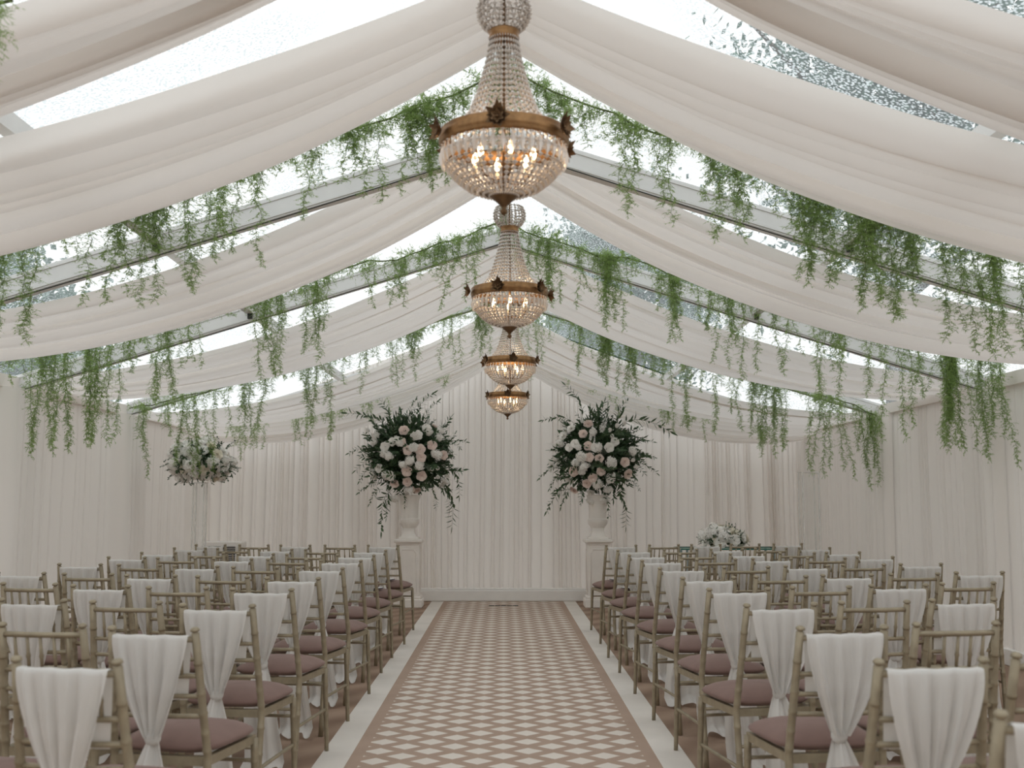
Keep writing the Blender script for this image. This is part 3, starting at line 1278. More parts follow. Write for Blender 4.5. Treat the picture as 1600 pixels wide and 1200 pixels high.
def garland(y, cz, label, n, xr, seed, long=1.0, clump=0.55, fluff=60, fat=1.1):
    rnd = random.Random(seed)
    root = empty('fern_garland', (0, y, 0))
    tag(root, label, 'garland', 'fern garlands under the roof')
    xa, xb = xr

    def cz_(x):
        return poly(cz, abs(x)) + 0.022 * sin(x * 5 + seed) + 0.016 * sin(x * 11 + seed) + 0.008 * sin(x * 31)
    mb = MB()
    pts = []
    for k in range(70):
        x = xa + (xb - xa) * k / 69
        pts.append((x, 0.012 * sin(x * 7 + seed), cz_(x)))
    mb.tube(pts, 0.006, 5)
    mb.build('vine', M['stem'], root)
    cl = [rnd.uniform(xa, xb) for _ in range(max(1, int((xb - xa) * 2.6)))]
    for i in range(n):
        if rnd.random() < clump:
            x = rnd.choice(cl) + rnd.gauss(0, 0.045)
        else:
            x = rnd.uniform(xa, xb)
        x = max(xa, min(xb, x))
        side = 0.72 + 0.5 * min(1, abs(x) / 3.8) ** 1.5
        want = rnd.choice([0.16, 0.22, 0.3, 0.38, 0.46, 0.6, 0.7]) * side * long
        L, me = min(STR, key=lambda q: abs(q[0] - want) + rnd.random() * 0.05)
        o = link('trailing_stem', me, root)
        sc = max(0.7, min(1.35, want / L))
        o.location = (x, rnd.uniform(-0.05, 0.05), cz_(x) + rnd.uniform(-0.01, 0.03))
        o.rotation_euler = (rnd.uniform(-0.12, 0.12), rnd.uniform(-0.12, 0.12), rnd.uniform(0, 6.28))
        o.scale = (fat, fat, sc)
    mb = MB()
    for i in range(fluff * 6):
        x = rnd.uniform(xa, xb)
        q = Vector((x, rnd.gauss(0, 0.03), cz_(x) + rnd.gauss(-0.02, 0.04)))
        d = Vector((rnd.uniform(-1, 1), rnd.uniform(-1, 1), rnd.uniform(-0.9, 0.6))).normalized()
        for s_ in range(3):
            q2 = q + d * rnd.uniform(0.012, 0.03)
            sd = d.orthogonal().normalized() * 0.0008
            mb.tri(q - sd, q + sd, q2)
            for nn in range(4):
                nd = (d * 0.5 + Vector((rnd.uniform(-1, 1), rnd.uniform(-1, 1), rnd.uniform(-1, 0.7)))).normalized()
                ns = Matrix.Rotation(rnd.uniform(0, pi), 3, nd) @ nd.orthogonal().normalized() * 0.0013
                b = q.lerp(q2, rnd.random())
                mb.tri(b - ns, b + ns, b + nd * rnd.uniform(0.01, 0.02))
            q = q2
            d = (d + Vector((rnd.uniform(-.5, .5), rnd.uniform(-.5, .5), rnd.uniform(-.6, .2)))).normalized()
    if fluff:
        mb.build('feathery_foliage', M['fern'], root, smooth=False)['kind'] = 'stuff'
    for i in range(fluff):
        x = rnd.uniform(xa, xb)
        L, me = STR[rnd.choice((0, 1, 12, 13))]
        o = link('fern_tuft', me, root)
        o.location = (x, rnd.uniform(-0.02, 0.02), cz_(x))
        o.rotation_euler = (rnd.uniform(-2.0, 2.0), rnd.choice((-1, 1)) * rnd.uniform(0.6, 1.7), rnd.uniform(0, 6.28))
        o.scale = (1.2, 1.2, rnd.uniform(0.8, 1.2))
    return root


garland(6.35, (.016, -.385, 3.86), 'nearest fern garland trailing behind the largest chandelier', 295, (-4.1, 4.1), 1, fluff=290, fat=1.4, clump=0.4)
garland(9.3, (.009, -.315, 3.70), 'second fern garland, crossing behind the second chandelier', 250, (-4.15, 4.15), 2, long=1.15, fluff=200, fat=1.2, clump=0.45)
garland(12.42, (-.0, -.30, 3.60), 'third fern garland, crossing behind the third chandelier', 230, (-4.15, 4.15), 3, long=1.1, fluff=160, fat=1.2, clump=0.45)
garland(14.82, (.058, -.49, 3.43), 'sparse farthest fern garland along the back valance', 90, (-4.1, 4.1), 4, long=0.6, clump=0.85, fluff=6)
garland(3.35, (.0, -.385, 3.50), 'short fern trail in the upper left corner, nearest the camera', 5, (-1.68, -1.53), 5, long=0.42, fluff=0)


# ------------------------------------------------------------------ flowers
def rose_mesh(r, seed):
    rnd = random.Random(seed)
    mb = MB()
    for ring, (n, rr, tilt, L) in enumerate(((3, 0.12, 1.45, 0.62), (3, 0.26, 1.25, 0.66), (4, 0.5, 0.95, 0.7), (5, 0.7, 0.6, 0.72), (5, 0.72, 0.1, 0.72))):
        for k in range(n):
            a = 2 * pi * (k + 0.37 * ring + rnd.uniform(-.08, .08)) / n
            c = Vector((cos(a), sin(a), 0))
            t = Vector((-sin(a), cos(a), 0))
            wd = r * (0.45 + 0.16 * ring)
            h = r * L * 1.2
            up = c * cos(tilt) + Vector((0, 0, 1)) * sin(tilt)

            def fn(u, v):
                s = (v - 0.5) * 2
                w_ = wd * (0.5 + 0.6 * u) * (1 - 0.25 * u * u)
                p = c * (r * rr * 0.55) + up * (h * u * (1 - 0.18 * s * s)) + t * (w_ * s * 0.85)
                p -= c * (0.35 * w_ * s * s)
                p += c * (0.25 * r * u * u * u)
                p += Vector((0, 0, -0.25 * r + 0.1 * r * (1 - ring / 4)))
                return p
            mb.grid(fn, 4, 4)
    return mb


def cluster_mesh(r, seed, n=46, dome=True):
    """hydrangea-like head of many small four-petalled florets"""
    rnd = random.Random(seed)
    mb = MB()
    for i in range(n):
        t = (i + 0.5) / n
        zz = 1 - 1.35 * t
        a = i * 2.39996
        rr = sqrt(max(0, 1 - zz * zz))
        d = Vector((rr * cos(a), rr * sin(a), zz))
        p = d * r * rnd.uniform(0.66, 1.18)
        e = d.orthogonal().normalized()
        f = d.cross(e)
        ph = rnd.uniform(0, pi)
        s = r * rnd.uniform(0.4, 0.56)
        for k in range(4):
            th = ph + k * pi / 2
            q = e * cos(th) + f * sin(th)
            q2 = e * cos(th + pi / 2) + f * sin(th + pi / 2)
            mb.quad(p, p + q * s * 0.6 + q2 * s * 0.42 + d * s * 0.15, p + q * s * 1.0 + d * s * 0.2, p + q * s * 0.6 - q2 * s * 0.42 + d * s * 0.15)
    return mb


def spike_mesh(L, seed):
    rnd = random.Random(seed)
    mb = MB()
    n = int(L / 0.006)
    for i in range(n):
        t = i / n
        a = i * 2.4
        r = 0.024 * (1 - 0.65 * t)
        d = Vector((cos(a), sin(a), 0.35)).normalized()
        p = Vector((0, 0, L * t)) + d * r * rnd.uniform(0.4, 1.0)
        e = d.orthogonal().normalized()
        f = d.cross(e)
        s = 0.019 * (1 - 0.55 * t)
        for k in range(4):
            th = k * pi / 2 + a
            q = e * cos(th) + f * sin(th)
            q2 = f * cos(th) - e * sin(th)
            mb.quad(p, p + q * s * .6 + q2 * s * .45, p + q * s + d * s * .3, p + q * s * .6 - q2 * s * .45)
    return mb


def tulip_mesh(r, seed):
    mb = MB()
    for ring in range(2):
        for k in range(3):
            a = 2 * pi * (k + 0.5 * ring) / 3
            c = Vector((cos(a), sin(a), 0))
            t = Vector((-sin(a), cos(a), 0))

            def fn(u, v):
                s = (v - 0.5) * 2
                w_ = r * 0.95 * sin(pi * (0.12 + 0.82 * u)) ** 0.7
                rad = r * (0.25 + 0.75 * sin(pi * min(1, 0.15 + 0.62 * u)))
                ang = s * w_ / max(rad, 0.001) * 0.6
                return c * rad * cos(ang) * (0.92 + 0.08 * ring) + t * rad * sin(ang) + Vector((0, 0, 2.5 * r * u))
            mb.grid(fn, 6, 4)
    return mb


def spray_mesh(L, seed, nl, ll, lw, droop, rnd_leaf=False):
    """stem along +Z with alternating leaves"""
    rnd = random.Random(seed)
    mb = MB()
    pts = []
    for k in range(9):
        t = k / 8
        pts.append(Vector((droop * L * t * t + 0.01 * sin(5 * t + seed), 0.01 * sin(7 * t + seed), L * t * (1 - 0.35 * droop * t))))
    mb.mat = 1
    mb.tube(pts, [0.0028 * (1 - 0.7 * k / 8) for k in range(9)], 4, cap=False)
    mb.mat = 0
    for i in range(nl):
        t = 0.12 + 0.88 * (i + 0.5) / nl
        k = min(int(t * 8), 7)
        p = pts[k].lerp(pts[k + 1], t * 8 - k)
        ax = (pts[k + 1] - pts[k]).normalized()
        e = ax.orthogonal().normalized()
        f = ax.cross(e)
        a = i * pi + rnd.uniform(-0.7, 0.7)
        sd = e * cos(a) + f * sin(a)
        d = ax * rnd.uniform(0.5, 1.0) + sd * rnd.uniform(0.6, 1.0)
        nrm = ax * 0.8 - sd * 0.4 + f * rnd.uniform(-0.6, 0.6)
        l = ll * rnd.uniform(0.7, 1.15) * (1 - 0.3 * t)
        mb.leaf(p, d, nrm, l, lw * rnd.uniform(0.8, 1.15), 0.12, rnd.uniform(0, 0.3))
    mb.leaf(pts[-1], pts[-1] - pts[-2], Vector((0, 1, 0.3)), ll * 0.8, lw * 0.8)
    return mb


def data_of(mb, name, mats, smooth=True):
    o = mb.build(name, mats, smooth=smooth)
    d = o.data
    bpy.data.objects.remove(o)
    return d


ROSE = [data_of(rose_mesh(0.048, 400 + k), 'blush_rose', M['blush']) for k in range(3)]
CROSE = [data_of(rose_mesh(0.044, 410 + k), 'cream_rose', M['cream']) for k in range(2)]
WROSE = [data_of(rose_mesh(0.044, 414 + k), 'white_rose', M['petal']) for k in range(2)]
CLUS = [data_of(cluster_mesh(0.052, 420 + k), 'white_bloom', M['petal']) for k in range(3)]
SPIK = [data_of(spike_mesh(L, 430), 'flower_spike', M['petal']) for L in (0.18, 0.26)]
TUL = [data_of(tulip_mesh(0.026, 440), 'white_tulip', M['petal'])]
SPR_D = [data_of(spray_mesh(0.34 + 0.06 * k, 450 + k, 15 + 2 * k, 0.105, 0.03, 0.35), 'leafy_stem', [M['leafd'], M['stem']]) for k in range(3)]
SPR_M = [data_of(spray_mesh(0.34 + 0.06 * k, 460 + k, 16 + 2 * k, 0.09, 0.026, 0.5), 'leafy_stem', [M['leafm'], M['stem']]) for k in range(3)]
SPR_G = [data_of(spray_mesh(0.3, 470 + k, 14, 0.05, 0.044, 0.3), 'leafy_stem', [M['leafg'], M['stem']]) for k in range(2)]
SPR_R = [data_of(spray_mesh(0.26, 490 + k, 11, 0.055, 0.05, 0.3), 'leafy_stem', [M['leafd'], M['stem']]) for k in range(2)]
RUSC = [data_of(spray_mesh(0.5, 480 + k, 20, 0.115, 0.03, 0.55), 'leafy_branch', [M['leafm'], M['stem']]) for k in range(2)]


def aim(o, d, roll=0.0):
    d = Vector(d).normalized()
    q = d.to_track_quat('Z', 'Y')
    o.rotation_mode = 'QUATERNION'
    from mathutils import Quaternion
    o.rotation_quaternion = q @ Quaternion((0, 0, 1), roll)


def pix(px, py, d):
    """point in the room at depth d seen at photo position px, py"""
    c = Vector(((px - 800) / 1750, 1.0, (600 - py) / 1750))
    th = math.atan(184 / 1750)
    c = Vector((c.x, c.y * cos(th) - c.z * sin(th), c.y * sin(th) + c.z * cos(th)))
    yw = math.atan(13 / 1750)
    c = Vector((c.x * cos(yw) + c.y * sin(yw), -c.x * sin(yw) + c.y * cos(yw), c.z))
    t = d / c.y
    return Vector((c.x * t, d, CAM_H + c.z * t))


def big_arrangement(cx, cy, cz, label, group, roses, whites, tulips, spikes, branches, off, seed):
    rnd = random.Random(seed)
    root = empty('flower_arrangement', (cx, cy, cz))
    tag(root, label, 'flowers', group)
    rx, ry, rz_ = 0.53, 0.45, 0.50

    def add(name, me, p, d, sc=1.0):
        o = link(name, me, root)
        o.location = p
        aim(o, d, rnd.uniform(0, 6.28))
        if name == 'white_bloom':
            o.scale = (sc * rnd.uniform(0.8, 1.3), sc * rnd.uniform(0.8, 1.3), sc * rnd.uniform(0.6, 1.0))
        else:
            o.scale = (sc, sc, sc)
        return o
    # leafy body
    n = 190
    for i in range(n):
        t = (i + 0.5) / n
        z = 1 - 2 * t
        a = i * 2.39996
        r = sqrt(1 - z * z)
        d = Vector((r * cos(a), r * sin(a), z))
        if d.z < -0.75:
            continue
        kind = rnd.random()
        pool = SPR_D if kind < 0.5 else (SPR_M if kind < 0.8 else SPR_G)
        me = rnd.choice(pool)
        s0 = rnd.uniform(0.25, 0.55)
        p = Vector((d.x * rx * s0, d.y * ry * s0, d.z * rz_ * s0))
        dd = d + Vector((rnd.uniform(-.4, .4), rnd.uniform(-.4, .4), rnd.uniform(-.4, .3)))
        add('leafy_stem', me, p, dd, rnd.uniform(0.85, 1.2))
    # inner mass of leaves, uncountable
    mb = MB()
    for i in range(2600):
        d = Vector((rnd.gauss(0, 1), rnd.gauss(0, 1), rnd.gauss(0, 1))).normalized()
        k = rnd.uniform(0.4, 0.98)
        p = Vector((d.x * rx * k, d.y * ry * k, d.z * rz_ * k))
        mb.leaf(p, d + Vector((rnd.uniform(-.8, .8), rnd.uniform(-.8, .8), rnd.uniform(-.8, .8))), Vector((rnd.uniform(-1, 1), rnd.uniform(-1, 1), rnd.uniform(-1, 1))), rnd.uniform(0.06, 0.11), rnd.uniform(0.028, 0.045))
    mb.build('foliage_core', M['leafd'], root)['kind'] = 'stuff'

    def surf(q, k=0.93):
        """front point of the mound behind a photo position"""
        px, py = off[0] + q[0] * 0.3, off[1] + q[1] * 0.3
        p = pix(px, py, cy - 0.25) - Vector((cx, cy, cz))
        e = (p.x / rx) ** 2 + (p.z / rz_) ** 2
        yy = -ry * k * sqrt(max(0.04, 1 - e * 0.9))
        p = pix(px, py, cy + yy) - Vector((cx, cy, cz))
        d = Vector((p.x / rx ** 2, p.y / ry ** 2 * 1.6, p.z / rz_ ** 2 + 0.3))
        if e > 1.1:
            p *= 0.93
        return p, d
    for q in roses:
        p, d = surf(q, 1.08)
        add('blush_rose', rnd.choice(ROSE), p, d, rnd.uniform(0.88, 1.05))
    for q in whites:
        p, d = surf(q, 1.1)
        if rnd.random() < 0.75:
            add('white_bloom', rnd.choice(CLUS), p, d, rnd.uniform(0.8, 1.25))
            if rnd.random() < 0.6:
                add('flower_spike', rnd.choice(SPIK), p * 0.92, d + Vector((rnd.uniform(-.8, .8), rnd.uniform(-.5, .5), rnd.uniform(-.4, 1))), rnd.uniform(0.55, 0.8))
        else:
            add('white_rose', rnd.choice(WROSE), p, d, rnd.uniform(0.9, 1.15))
    for q in tulips:
        p, d = surf(q, 1.18)
        add('white_tulip', TUL[0], p, d + Vector((rnd.uniform(-.4, .4), -.2, 0.8)), 1.0)
    for (q, q2) in spikes:
        p, _ = surf(q, 1.1)
        p2, _ = surf(q2, 1.1)
        add('flower_spike', SPIK[1], p, p2 - p, (p2 - p).length / 0.26)
    # back and top, unseen side: a few blooms all round
    for i in range(22):
        a = rnd.uniform(0.15, pi - 0.15)
        z = rnd.uniform(-0.5, 0.85)
        r = sqrt(1 - z * z)
        d = Vector((r * cos(a), r * sin(a), z))
        p = Vector((d.x * rx, d.y * ry, d.z * rz_))
        add('white_bloom' if i % 3 else 'blush_rose', rnd.choice(CLUS if i % 3 else ROSE), p, d, 1.0)
    for (q, q2, s) in branches:
        p, _ = surf(q, 0.4)
        px, py = off[0] + q2[0] * 0.3, off[1] + q2[1] * 0.3
        p2 = pix(px, py, cy - 0.2) - Vector((cx, cy, cz))
        L = (p2 - p).length
        v = (p2 - p).normalized()
        ax = v.cross(Vector((0, 0, 1)))
        if ax.length < 0.05:
            ax = Vector((1, 0, 0))
        d = Matrix.Rotation(radians(34), 3, ax.normalized()) @ v
        dn = (v - d * v.dot(d)).normalized()
        o = link('leafy_branch', rnd.choice(RUSC), root)
        o.location = p
        o.rotation_mode = 'QUATERNION'
        yv = d.cross(dn)
        o.rotation_quaternion = Matrix((dn, yv, d)).transposed().to_quaternion()
        sc = L / 0.97 / 0.5
        o.scale = (sc, sc, sc)
    return root


PX = 1.235


def pedestal(x, y, lab):
    root = empty('pedestal', (x, y, 0))
    tag(root, lab, 'pedestal', 'white plinths beside the end of the aisle')
    mb = MB()
    mb.box(-0.185, 0.185, -0.185, 0.185, 0, 0.11, 0.008)
    mb.box(-0.165, 0.165, -0.165, 0.165, 0.11, 0.15, 0.012)
    mb.build('base', M['stone'], root, smooth=False)
    mb = MB()
    mb.box(-0.145, 0.145, -0.145, 0.145, 0.15, 0.80, 0.004)
    mb.build('shaft', M['stone'], root, smooth=False)
    for k in range(4):
        fr = MB()
        # raised frame with rounded shoulders around a sunken panel
        out = []
        for sx, sz in ((-1, -1), (1, -1), (1, 1), (-1, 1)):
            if sz < 0:
                out.append((sx * 0.105, 0.2))
            else:
                c = [(sx * 0.105, 0.70), (sx * 0.085, 0.715), (sx * 0.075, 0.745)]
                out += c if sx > 0 else c[::-1]
        P = []
        for a, b in out:
            P.append((a, -0.147, b))
        P.append(P[0])
        rot = Matrix.Rotation(k * pi / 2, 4, 'Z')
        fr.tube([rot @ Vector(p) for p in P], 0.007, 6)
        fr.build('panel_moulding', M['stone'], root)
    mb = MB()
    mb.box(-0.155, 0.155, -0.155, 0.155, 0.80, 0.83, 0.008)
    mb.box(-0.185, 0.185, -0.185, 0.185, 0.83, 0.875, 0.012)
    mb.build('cap', M['stone'], root, smooth=False)
    u = empty('vase', (x, y, 0.875))
    tag(u, lab.replace('panelled plinth', 'tall vase on panelled plinth'), 'vase', 'white vases under the flowers')
    mb = MB()
    mb.box(-0.13, 0.13, -0.13, 0.13, 0, 0.03, 0.006)
    mb.lathe([(0.115, 0.03), (0.105, 0.05), (0.09, 0.07), (0.082, 0.11), (0.085, 0.14)], 28, square=0.55)
    mb.build('foot', M['stone'], u, smooth=True, sharp=35)
    mb = MB()
    mb.lathe([(0.085, 0.14), (0.10, 0.165), (0.125, 0.20), (0.132, 0.235), (0.13, 0.255), (0.117, 0.26), (0.114, 0.275), (0.118, 0.40), (0.125, 0.50), (0.145, 0.56), (0.15, 0.57), (0.135, 0.575), (0.10, 0.5)], 32)
    mb.build('body', M['stone'], u, sharp=40)
    return root


pedestal(-PX, 14.8, 'white painted panelled plinth at the end of the aisle, left side')
pedestal(PX, 14.8, 'white painted panelled plinth at the end of the aisle, right side')

big_arrangement(-1.24, 14.8, 1.98, 'large mixed arrangement of blush roses, white blooms and greenery, left of the aisle', 'flower arrangements on the plinths',
    [(370, 240), (357, 300), (455, 340), (460, 383), (518, 318), (385, 455), (463, 480), (388, 510), (438, 570), (390, 345), (320, 520), (578, 370), (405, 550)],
    [(215, 300), (270, 325), (290, 375), (310, 300), (400, 400), (365, 420), (440, 265), (490, 230), (530, 365), (555, 280), (560, 240), (280, 475), (240, 440), (215, 480), (395, 550), (315, 615), (225, 270), (450, 425), (420, 330), (265, 365), (300, 480), (345, 300), (500, 250), (545, 370), (430, 270), (590, 530)],
    [(175, 240), (237, 232), (220, 282), (512, 445), (542, 441), (541, 485), (598, 486), (575, 508), (600, 520)],
    [((545, 260), (580, 165)), ((600, 290), (660, 240)), ((400, 200), (400, 150)), ((480, 240), (500, 180))],
    [((300, 260), (85, 150), 1), ((290, 250), (240, 70), 1), ((430, 200), (520, 50), 1), ((400, 200), (430, 80), 1), ((480, 220), (545, 90), 1), ((560, 330), (690, 300), 1), ((240, 350), (90, 355), 1), ((270, 520), (140, 560), 1), ((300, 560), (250, 760), 1), ((290, 560), (280, 690), 1), ((590, 520), (625, 735), 1), ((580, 540), (610, 650), 1), ((560, 300), (660, 330), 1), ((250, 560), (190, 620), 1), ((370, 560), (375, 640), 1), ((520, 560), (540, 640), 1), ((250, 420), (140, 500), 1), ((600, 420), (660, 580), 1)],
    (520, 600), 61)
big_arrangement(1.24, 14.8, 1.98, 'large mixed arrangement of blush roses, white blooms and greenery, right of the aisle', 'flower arrangements on the plinths',
    [(330, 205), (303, 258), (330, 322), (335, 382), (388, 388), (523, 407), (397, 455), (253, 457), (355, 490), (323, 520), (245, 568), (540, 470)],
    [(200, 270), (230, 330), (260, 310), (280, 330), (295, 380), (310, 430), (185, 310), (240, 230), (450, 410), (448, 490), (378, 520), (343, 565), (435, 550), (340, 630), (413, 625), (230, 500), (365, 330), (470, 300), (560, 350), (355, 250), (265, 410), (215, 240), (300, 455), (385, 330), (440, 330)],
    [(150, 436), (168, 398), (130, 418), (478, 226), (515, 213), (440, 248), (453, 278), (570, 433), (557, 400)],
    [((340, 290), (355, 210)), ((400, 240), (440, 130)), ((430, 330), (480, 290)), ((300, 200), (285, 125)), ((170, 345), (75, 342)), ((170, 320), (85, 298)), ((360, 330), (365, 260))],
    [((260, 210), (100, 185), 1), ((300, 190), (220, 10), 1), ((480, 220), (750, 240), 1), ((480, 220), (560, 60), 1), ((540, 330), (665, 300), 1), ((560, 420), (685, 460), 1), ((560, 400), (670, 380), 1), ((200, 430), (80, 485), 1), ((230, 560), (115, 655), 1), ((240, 560), (190, 640), 1), ((480, 560), (530, 735), 1), ((420, 570), (435, 690), 1), ((300, 560), (295, 620), 1), ((520, 500), (595, 545), 1), ((520, 300), (600, 240), 1), ((200, 480), (130, 540), 1)],
    (820, 600), 62)


def small_arrangement(root, rx, ry, rz_, n, seed, leaves=40, zmin=-0.7, lsc=1.0):
    rnd = random.Random(seed)

    def add(name, me, p, d, sc=1.0):
        o = link(name, me, root)
        o.location = p
        aim(o, d, rnd.uniform(0, 6.28))
        o.scale = (sc, sc, sc)
    for i in range(n):
        t = (i + 0.5) / n
        z = 1 + (zmin - 1) * t
        a = i * 2.39996 + rnd.uniform(-.2, .2)
        r = sqrt(1 - z * z)
        d = Vector((r * cos(a), r * sin(a), z))
        p = Vector((d.x * rx, d.y * ry, d.z * rz_)) * rnd.uniform(0.82, 1.0)
        k = rnd.random()
        if k < 0.45:
            add('white_bloom', rnd.choice(CLUS), p, d, rnd.uniform(1.1, 1.6))
        elif k < 0.75:
            add('white_rose', rnd.choice(WROSE), p, d, rnd.uniform(1.0, 1.3))
        else:
            add('cream_rose', rnd.choice(CROSE), p, d, rnd.uniform(1.0, 1.3))
    for i in range(leaves):
        a = rnd.uniform(0, 2 * pi)
        z = rnd.uniform(zmin, 0.9)
        r = sqrt(1 - z * z)
        d = Vector((r * cos(a), r * sin(a), z))
        p = Vector((d.x * rx, d.y * ry, d.z * rz_)) * rnd.uniform(0.7, 0.98)
        add('leafy_stem', rnd.choice(SPR_R + SPR_R + SPR_G[:1]), p, d + Vector((rnd.uniform(-.5, .5), rnd.uniform(-.5, .5), rnd.uniform(-.5, .5))), rnd.uniform(0.35, 0.6) * lsc)
    mb = MB()
    for i in range(500):
        d = Vector((rnd.gauss(0, 1), rnd.gauss(0, 1), rnd.gauss(0, 1))).normalized()
        if d.z < zmin:
            continue
        k = rnd.uniform(0.3, 0.85)
        p = Vector((d.x * rx * k, d.y * ry * k, d.z * rz_ * k))
        mb.leaf(p, d + Vector((rnd.uniform(-.8, .8), rnd.uniform(-.8, .8), rnd.uniform(-.8, .8))), Vector((rnd.uniform(-1, 1), rnd.uniform(-1, 1), rnd.uniform(-1, 1))), 0.07, 0.04)
    mb.build('foliage_core', M['leafd'], root)['kind'] = 'stuff'


def acrylic_stand(x, y, w_, h, lab):
    root = empty('acrylic_stand', (x, y, 0))
    tag(root, lab, 'stand', 'clear acrylic stands')
    for sx in (-1, 1):
        mb = MB()
        mb.box(sx * w_ / 2 - 0.004, sx * w_ / 2 + 0.004, -w_ / 2, w_ / 2, 0.02, h)
        mb.build('side_panel', M['acryl'], root, smooth=False)
        mb = MB()
        mb.box(-w_ / 2, w_ / 2, sx * w_ / 2 - 0.004, sx * w_ / 2 + 0.004, 0.02, h)
        mb.build('side_panel', M['acryl'], root, smooth=False)
        for sy in (-1, 1):
            mb = MB()
            mb.box(sx * w_ / 2 - 0.008, sx * w_ / 2 + 0.008, sy * w_ / 2 - 0.008, sy * w_ / 2 + 0.008, 0.02, h)
            mb.build('edge', M['acryle'], root, smooth=False)
    mb = MB()
    mb.box(-w_ / 2 - 0.012, w_ / 2 + 0.012, -w_ / 2 - 0.012, w_ / 2 + 0.012, h, h + 0.012)
    mb.build('top_plate', M['acryle'], root, smooth=False)
    mb = MB()
    mb.box(-w_ / 2 - 0.05, w_ / 2 + 0.05, -w_ / 2 - 0.05, w_ / 2 + 0.05, 0, 0.02)
    mb.build('base_plate', M['acryle'], root, smooth=False)
    return root


p = pix(313, 758, 12.9)
acrylic_stand(p.x, 12.9, 0.12, p.z + 0.02, 'clear acrylic stand under the white flower ball by the left wall')
fb = empty('flower_ball', (p.x, 12.9, p.z + 0.26))
tag(fb, 'rounded bunch of white hydrangeas and roses on a clear stand by the left wall', 'flowers')
small_arrangement(fb, 0.36, 0.33, 0.24, 56, 71, 95, -0.85)
p = pix(1263, 739, 13.4)
acrylic_stand(p.x, 13.4, 0.19, p.z, 'empty tall clear acrylic stand near the right back corner')

# glass signing table with low flowers
tx, ty, tz = 2.6, 13.15, pix(1072, 857, 12.9).z
tb = empty('glass_table', (tx, ty, 0))
tag(tb, 'glass topped table with green edges behind the front row of the right block', 'table')
g = MB()
g.box(-0.57, 0.57, -0.28, 0.28, tz - 0.014, tz)
g.build('table_top', M['glassg'], tb, smooth=False)
g = MB()
for y in (-0.284, 0.284):
    g.box(-0.575, 0.575, y - 0.004, y + 0.004, tz - 0.016, tz + 0.001)
for x in (-0.574, 0.574):
    g.box(x - 0.004, x + 0.004, -0.284, 0.284, tz - 0.016, tz + 0.001)
g.build('glass_edge', M['glasse'], tb, smooth=False)
for sx in (-1, 1):
    for sy in (-1, 1):
        g = MB()
        g.tube([(sx * 0.5, sy * 0.22, 0), (sx * 0.5, sy * 0.22, tz - 0.016)], 0.014, 10)
        g.build('leg', M['chrome'], tb)
fl = empty('table_flowers', (tx - 0.03, ty, tz + 0.05))
tag(fl, 'low spread of white and cream flowers with dark leaves on the glass table', 'flowers')
small_arrangement(fl, 0.27, 0.2, 0.2, 30, 72, 75, 0.02, 0.6)

# heater unit standing at the left of the back wall
hp = pix(349, 846, 15.35)
hu = empty('heater_unit', (hp.x, 15.42, 0))
tag(hu, 'white heater cabinet with dark grille against the back wall drape', 'heater')
hh = hp.z
g = MB()
g.box(-0.27, 0.27, -0.14, 0.14, 0.05, hh, 0.012)
g.build('housing', M['white'], hu, smooth=False)
g = MB()
g.box(-0.2, 0.2, -0.146, -0.141, hh - 0.36, hh - 0.06)
g.build('grille_back', M['grille'], hu, smooth=False)
for k in range(13):
    g = MB()
    z = hh - 0.355 + k * 0.024
    g.box(-0.2, 0.2, -0.155, -0.147, z, z + 0.006)
    g.build('grille_slat', M['white'], hu, smooth=False)
for k in range(3):
    g = MB()
    x = -0.2 + k * 0.193
    g.box(x, x + 0.014, -0.158, -0.147, hh - 0.36, hh - 0.06)
    g.build('grille_bar', M['white'], hu, smooth=False)
for sx in (-1, 1):
    g = MB()
    g.box(sx * 0.2 - 0.03, sx * 0.2 + 0.03, -0.12, 0.12, 0, 0.05)
    g.build('foot', M['rubber'], hu, smooth=False)


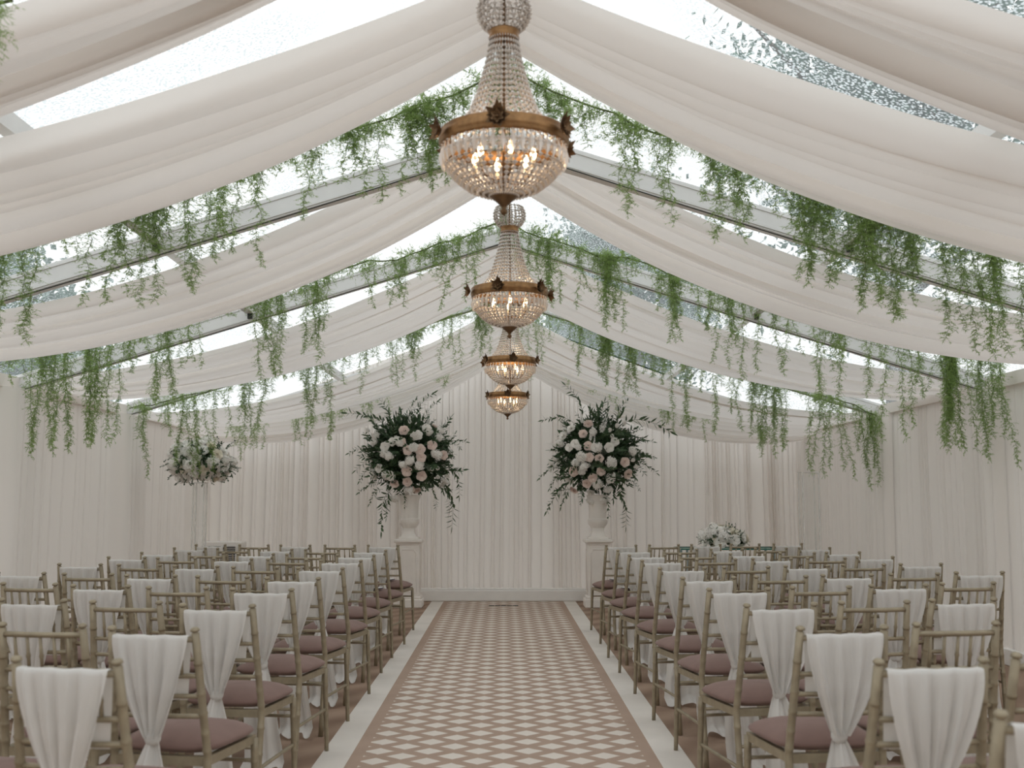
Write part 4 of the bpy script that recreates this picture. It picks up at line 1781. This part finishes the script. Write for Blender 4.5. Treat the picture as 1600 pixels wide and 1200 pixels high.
# ------------------------------------------------------------------ trees outside, seen through the wet roof
def tree(x, y, h, cr, seed, lab):
    rnd = random.Random(seed)
    root = empty('tree', (x, y, -0.06))
    tag(root, lab, 'tree', 'trees outside the marquee')
    mb = MB()
    mb.tube([(0, 0, 0), (0.05, 0, h * 0.3), (0.0, 0.1, h * 0.6), (0, 0, h * 0.9)], [0.24, 0.19, 0.12, 0.03], 8)
    for k in range(9):
        z = h * (0.35 + 0.05 * k)
        a = k * 2.4
        mb.tube([(0, 0, z), (cr * 0.4 * cos(a), cr * 0.4 * sin(a), z + h * 0.08), (cr * 0.8 * cos(a), cr * 0.8 * sin(a), z + h * 0.18)], [0.08, 0.05, 0.02], 5)
    mb.build('trunk', M['bark'], root)
    mb = MB()
    cen = []
    for k in range(26):
        d = Vector((rnd.gauss(0, 1), rnd.gauss(0, 1), rnd.gauss(0, 1))).normalized() * rnd.uniform(0.3, 0.85)
        cen.append(Vector((d.x * cr, d.y * cr, h * 0.66 + d.z * h * 0.34)))
    for i in range(20000):
        c = rnd.choice(cen)
        p = c + Vector((rnd.gauss(0, 1), rnd.gauss(0, 1), rnd.gauss(0, 1))) * (cr * 0.2)
        a = Vector((rnd.uniform(-1, 1), rnd.uniform(-1, 1), rnd.uniform(-1, 1))).normalized()
        b = a.orthogonal().normalized()
        s = rnd.uniform(0.05, 0.11)
        mb.quad(p - a * s, p - b * s * 0.6, p + a * s, p + b * s * 0.6)
    mb.build('crown', M['tree'], root, smooth=False)['kind'] = 'stuff'


tree(6.0, 17, 12.5, 3.2, 1, 'tall tree leaning over the right roof slope, seen through the wet roof near the ridge')
tree(12.8, 20, 13.5, 3.3, 2, 'tall tree outside, behind the middle of the right roof slope')
tree(23, 23, 12.0, 3.0, 3, 'tall tree outside, farthest out beyond the right wall')
tree(9.5, 11.0, 7.5, 2.2, 4, 'bushy tree outside close to the right wall')
tree(3.5, 30, 10.0, 2.6, 7, 'pale distant tree beyond the back wall')
tree(-10, 21, 6.6, 2.4, 5, 'lower tree outside, beyond the left roof slope')
tree(-16, 18, 7.5, 2.8, 6, 'lower tree outside, farthest out beyond the left wall')
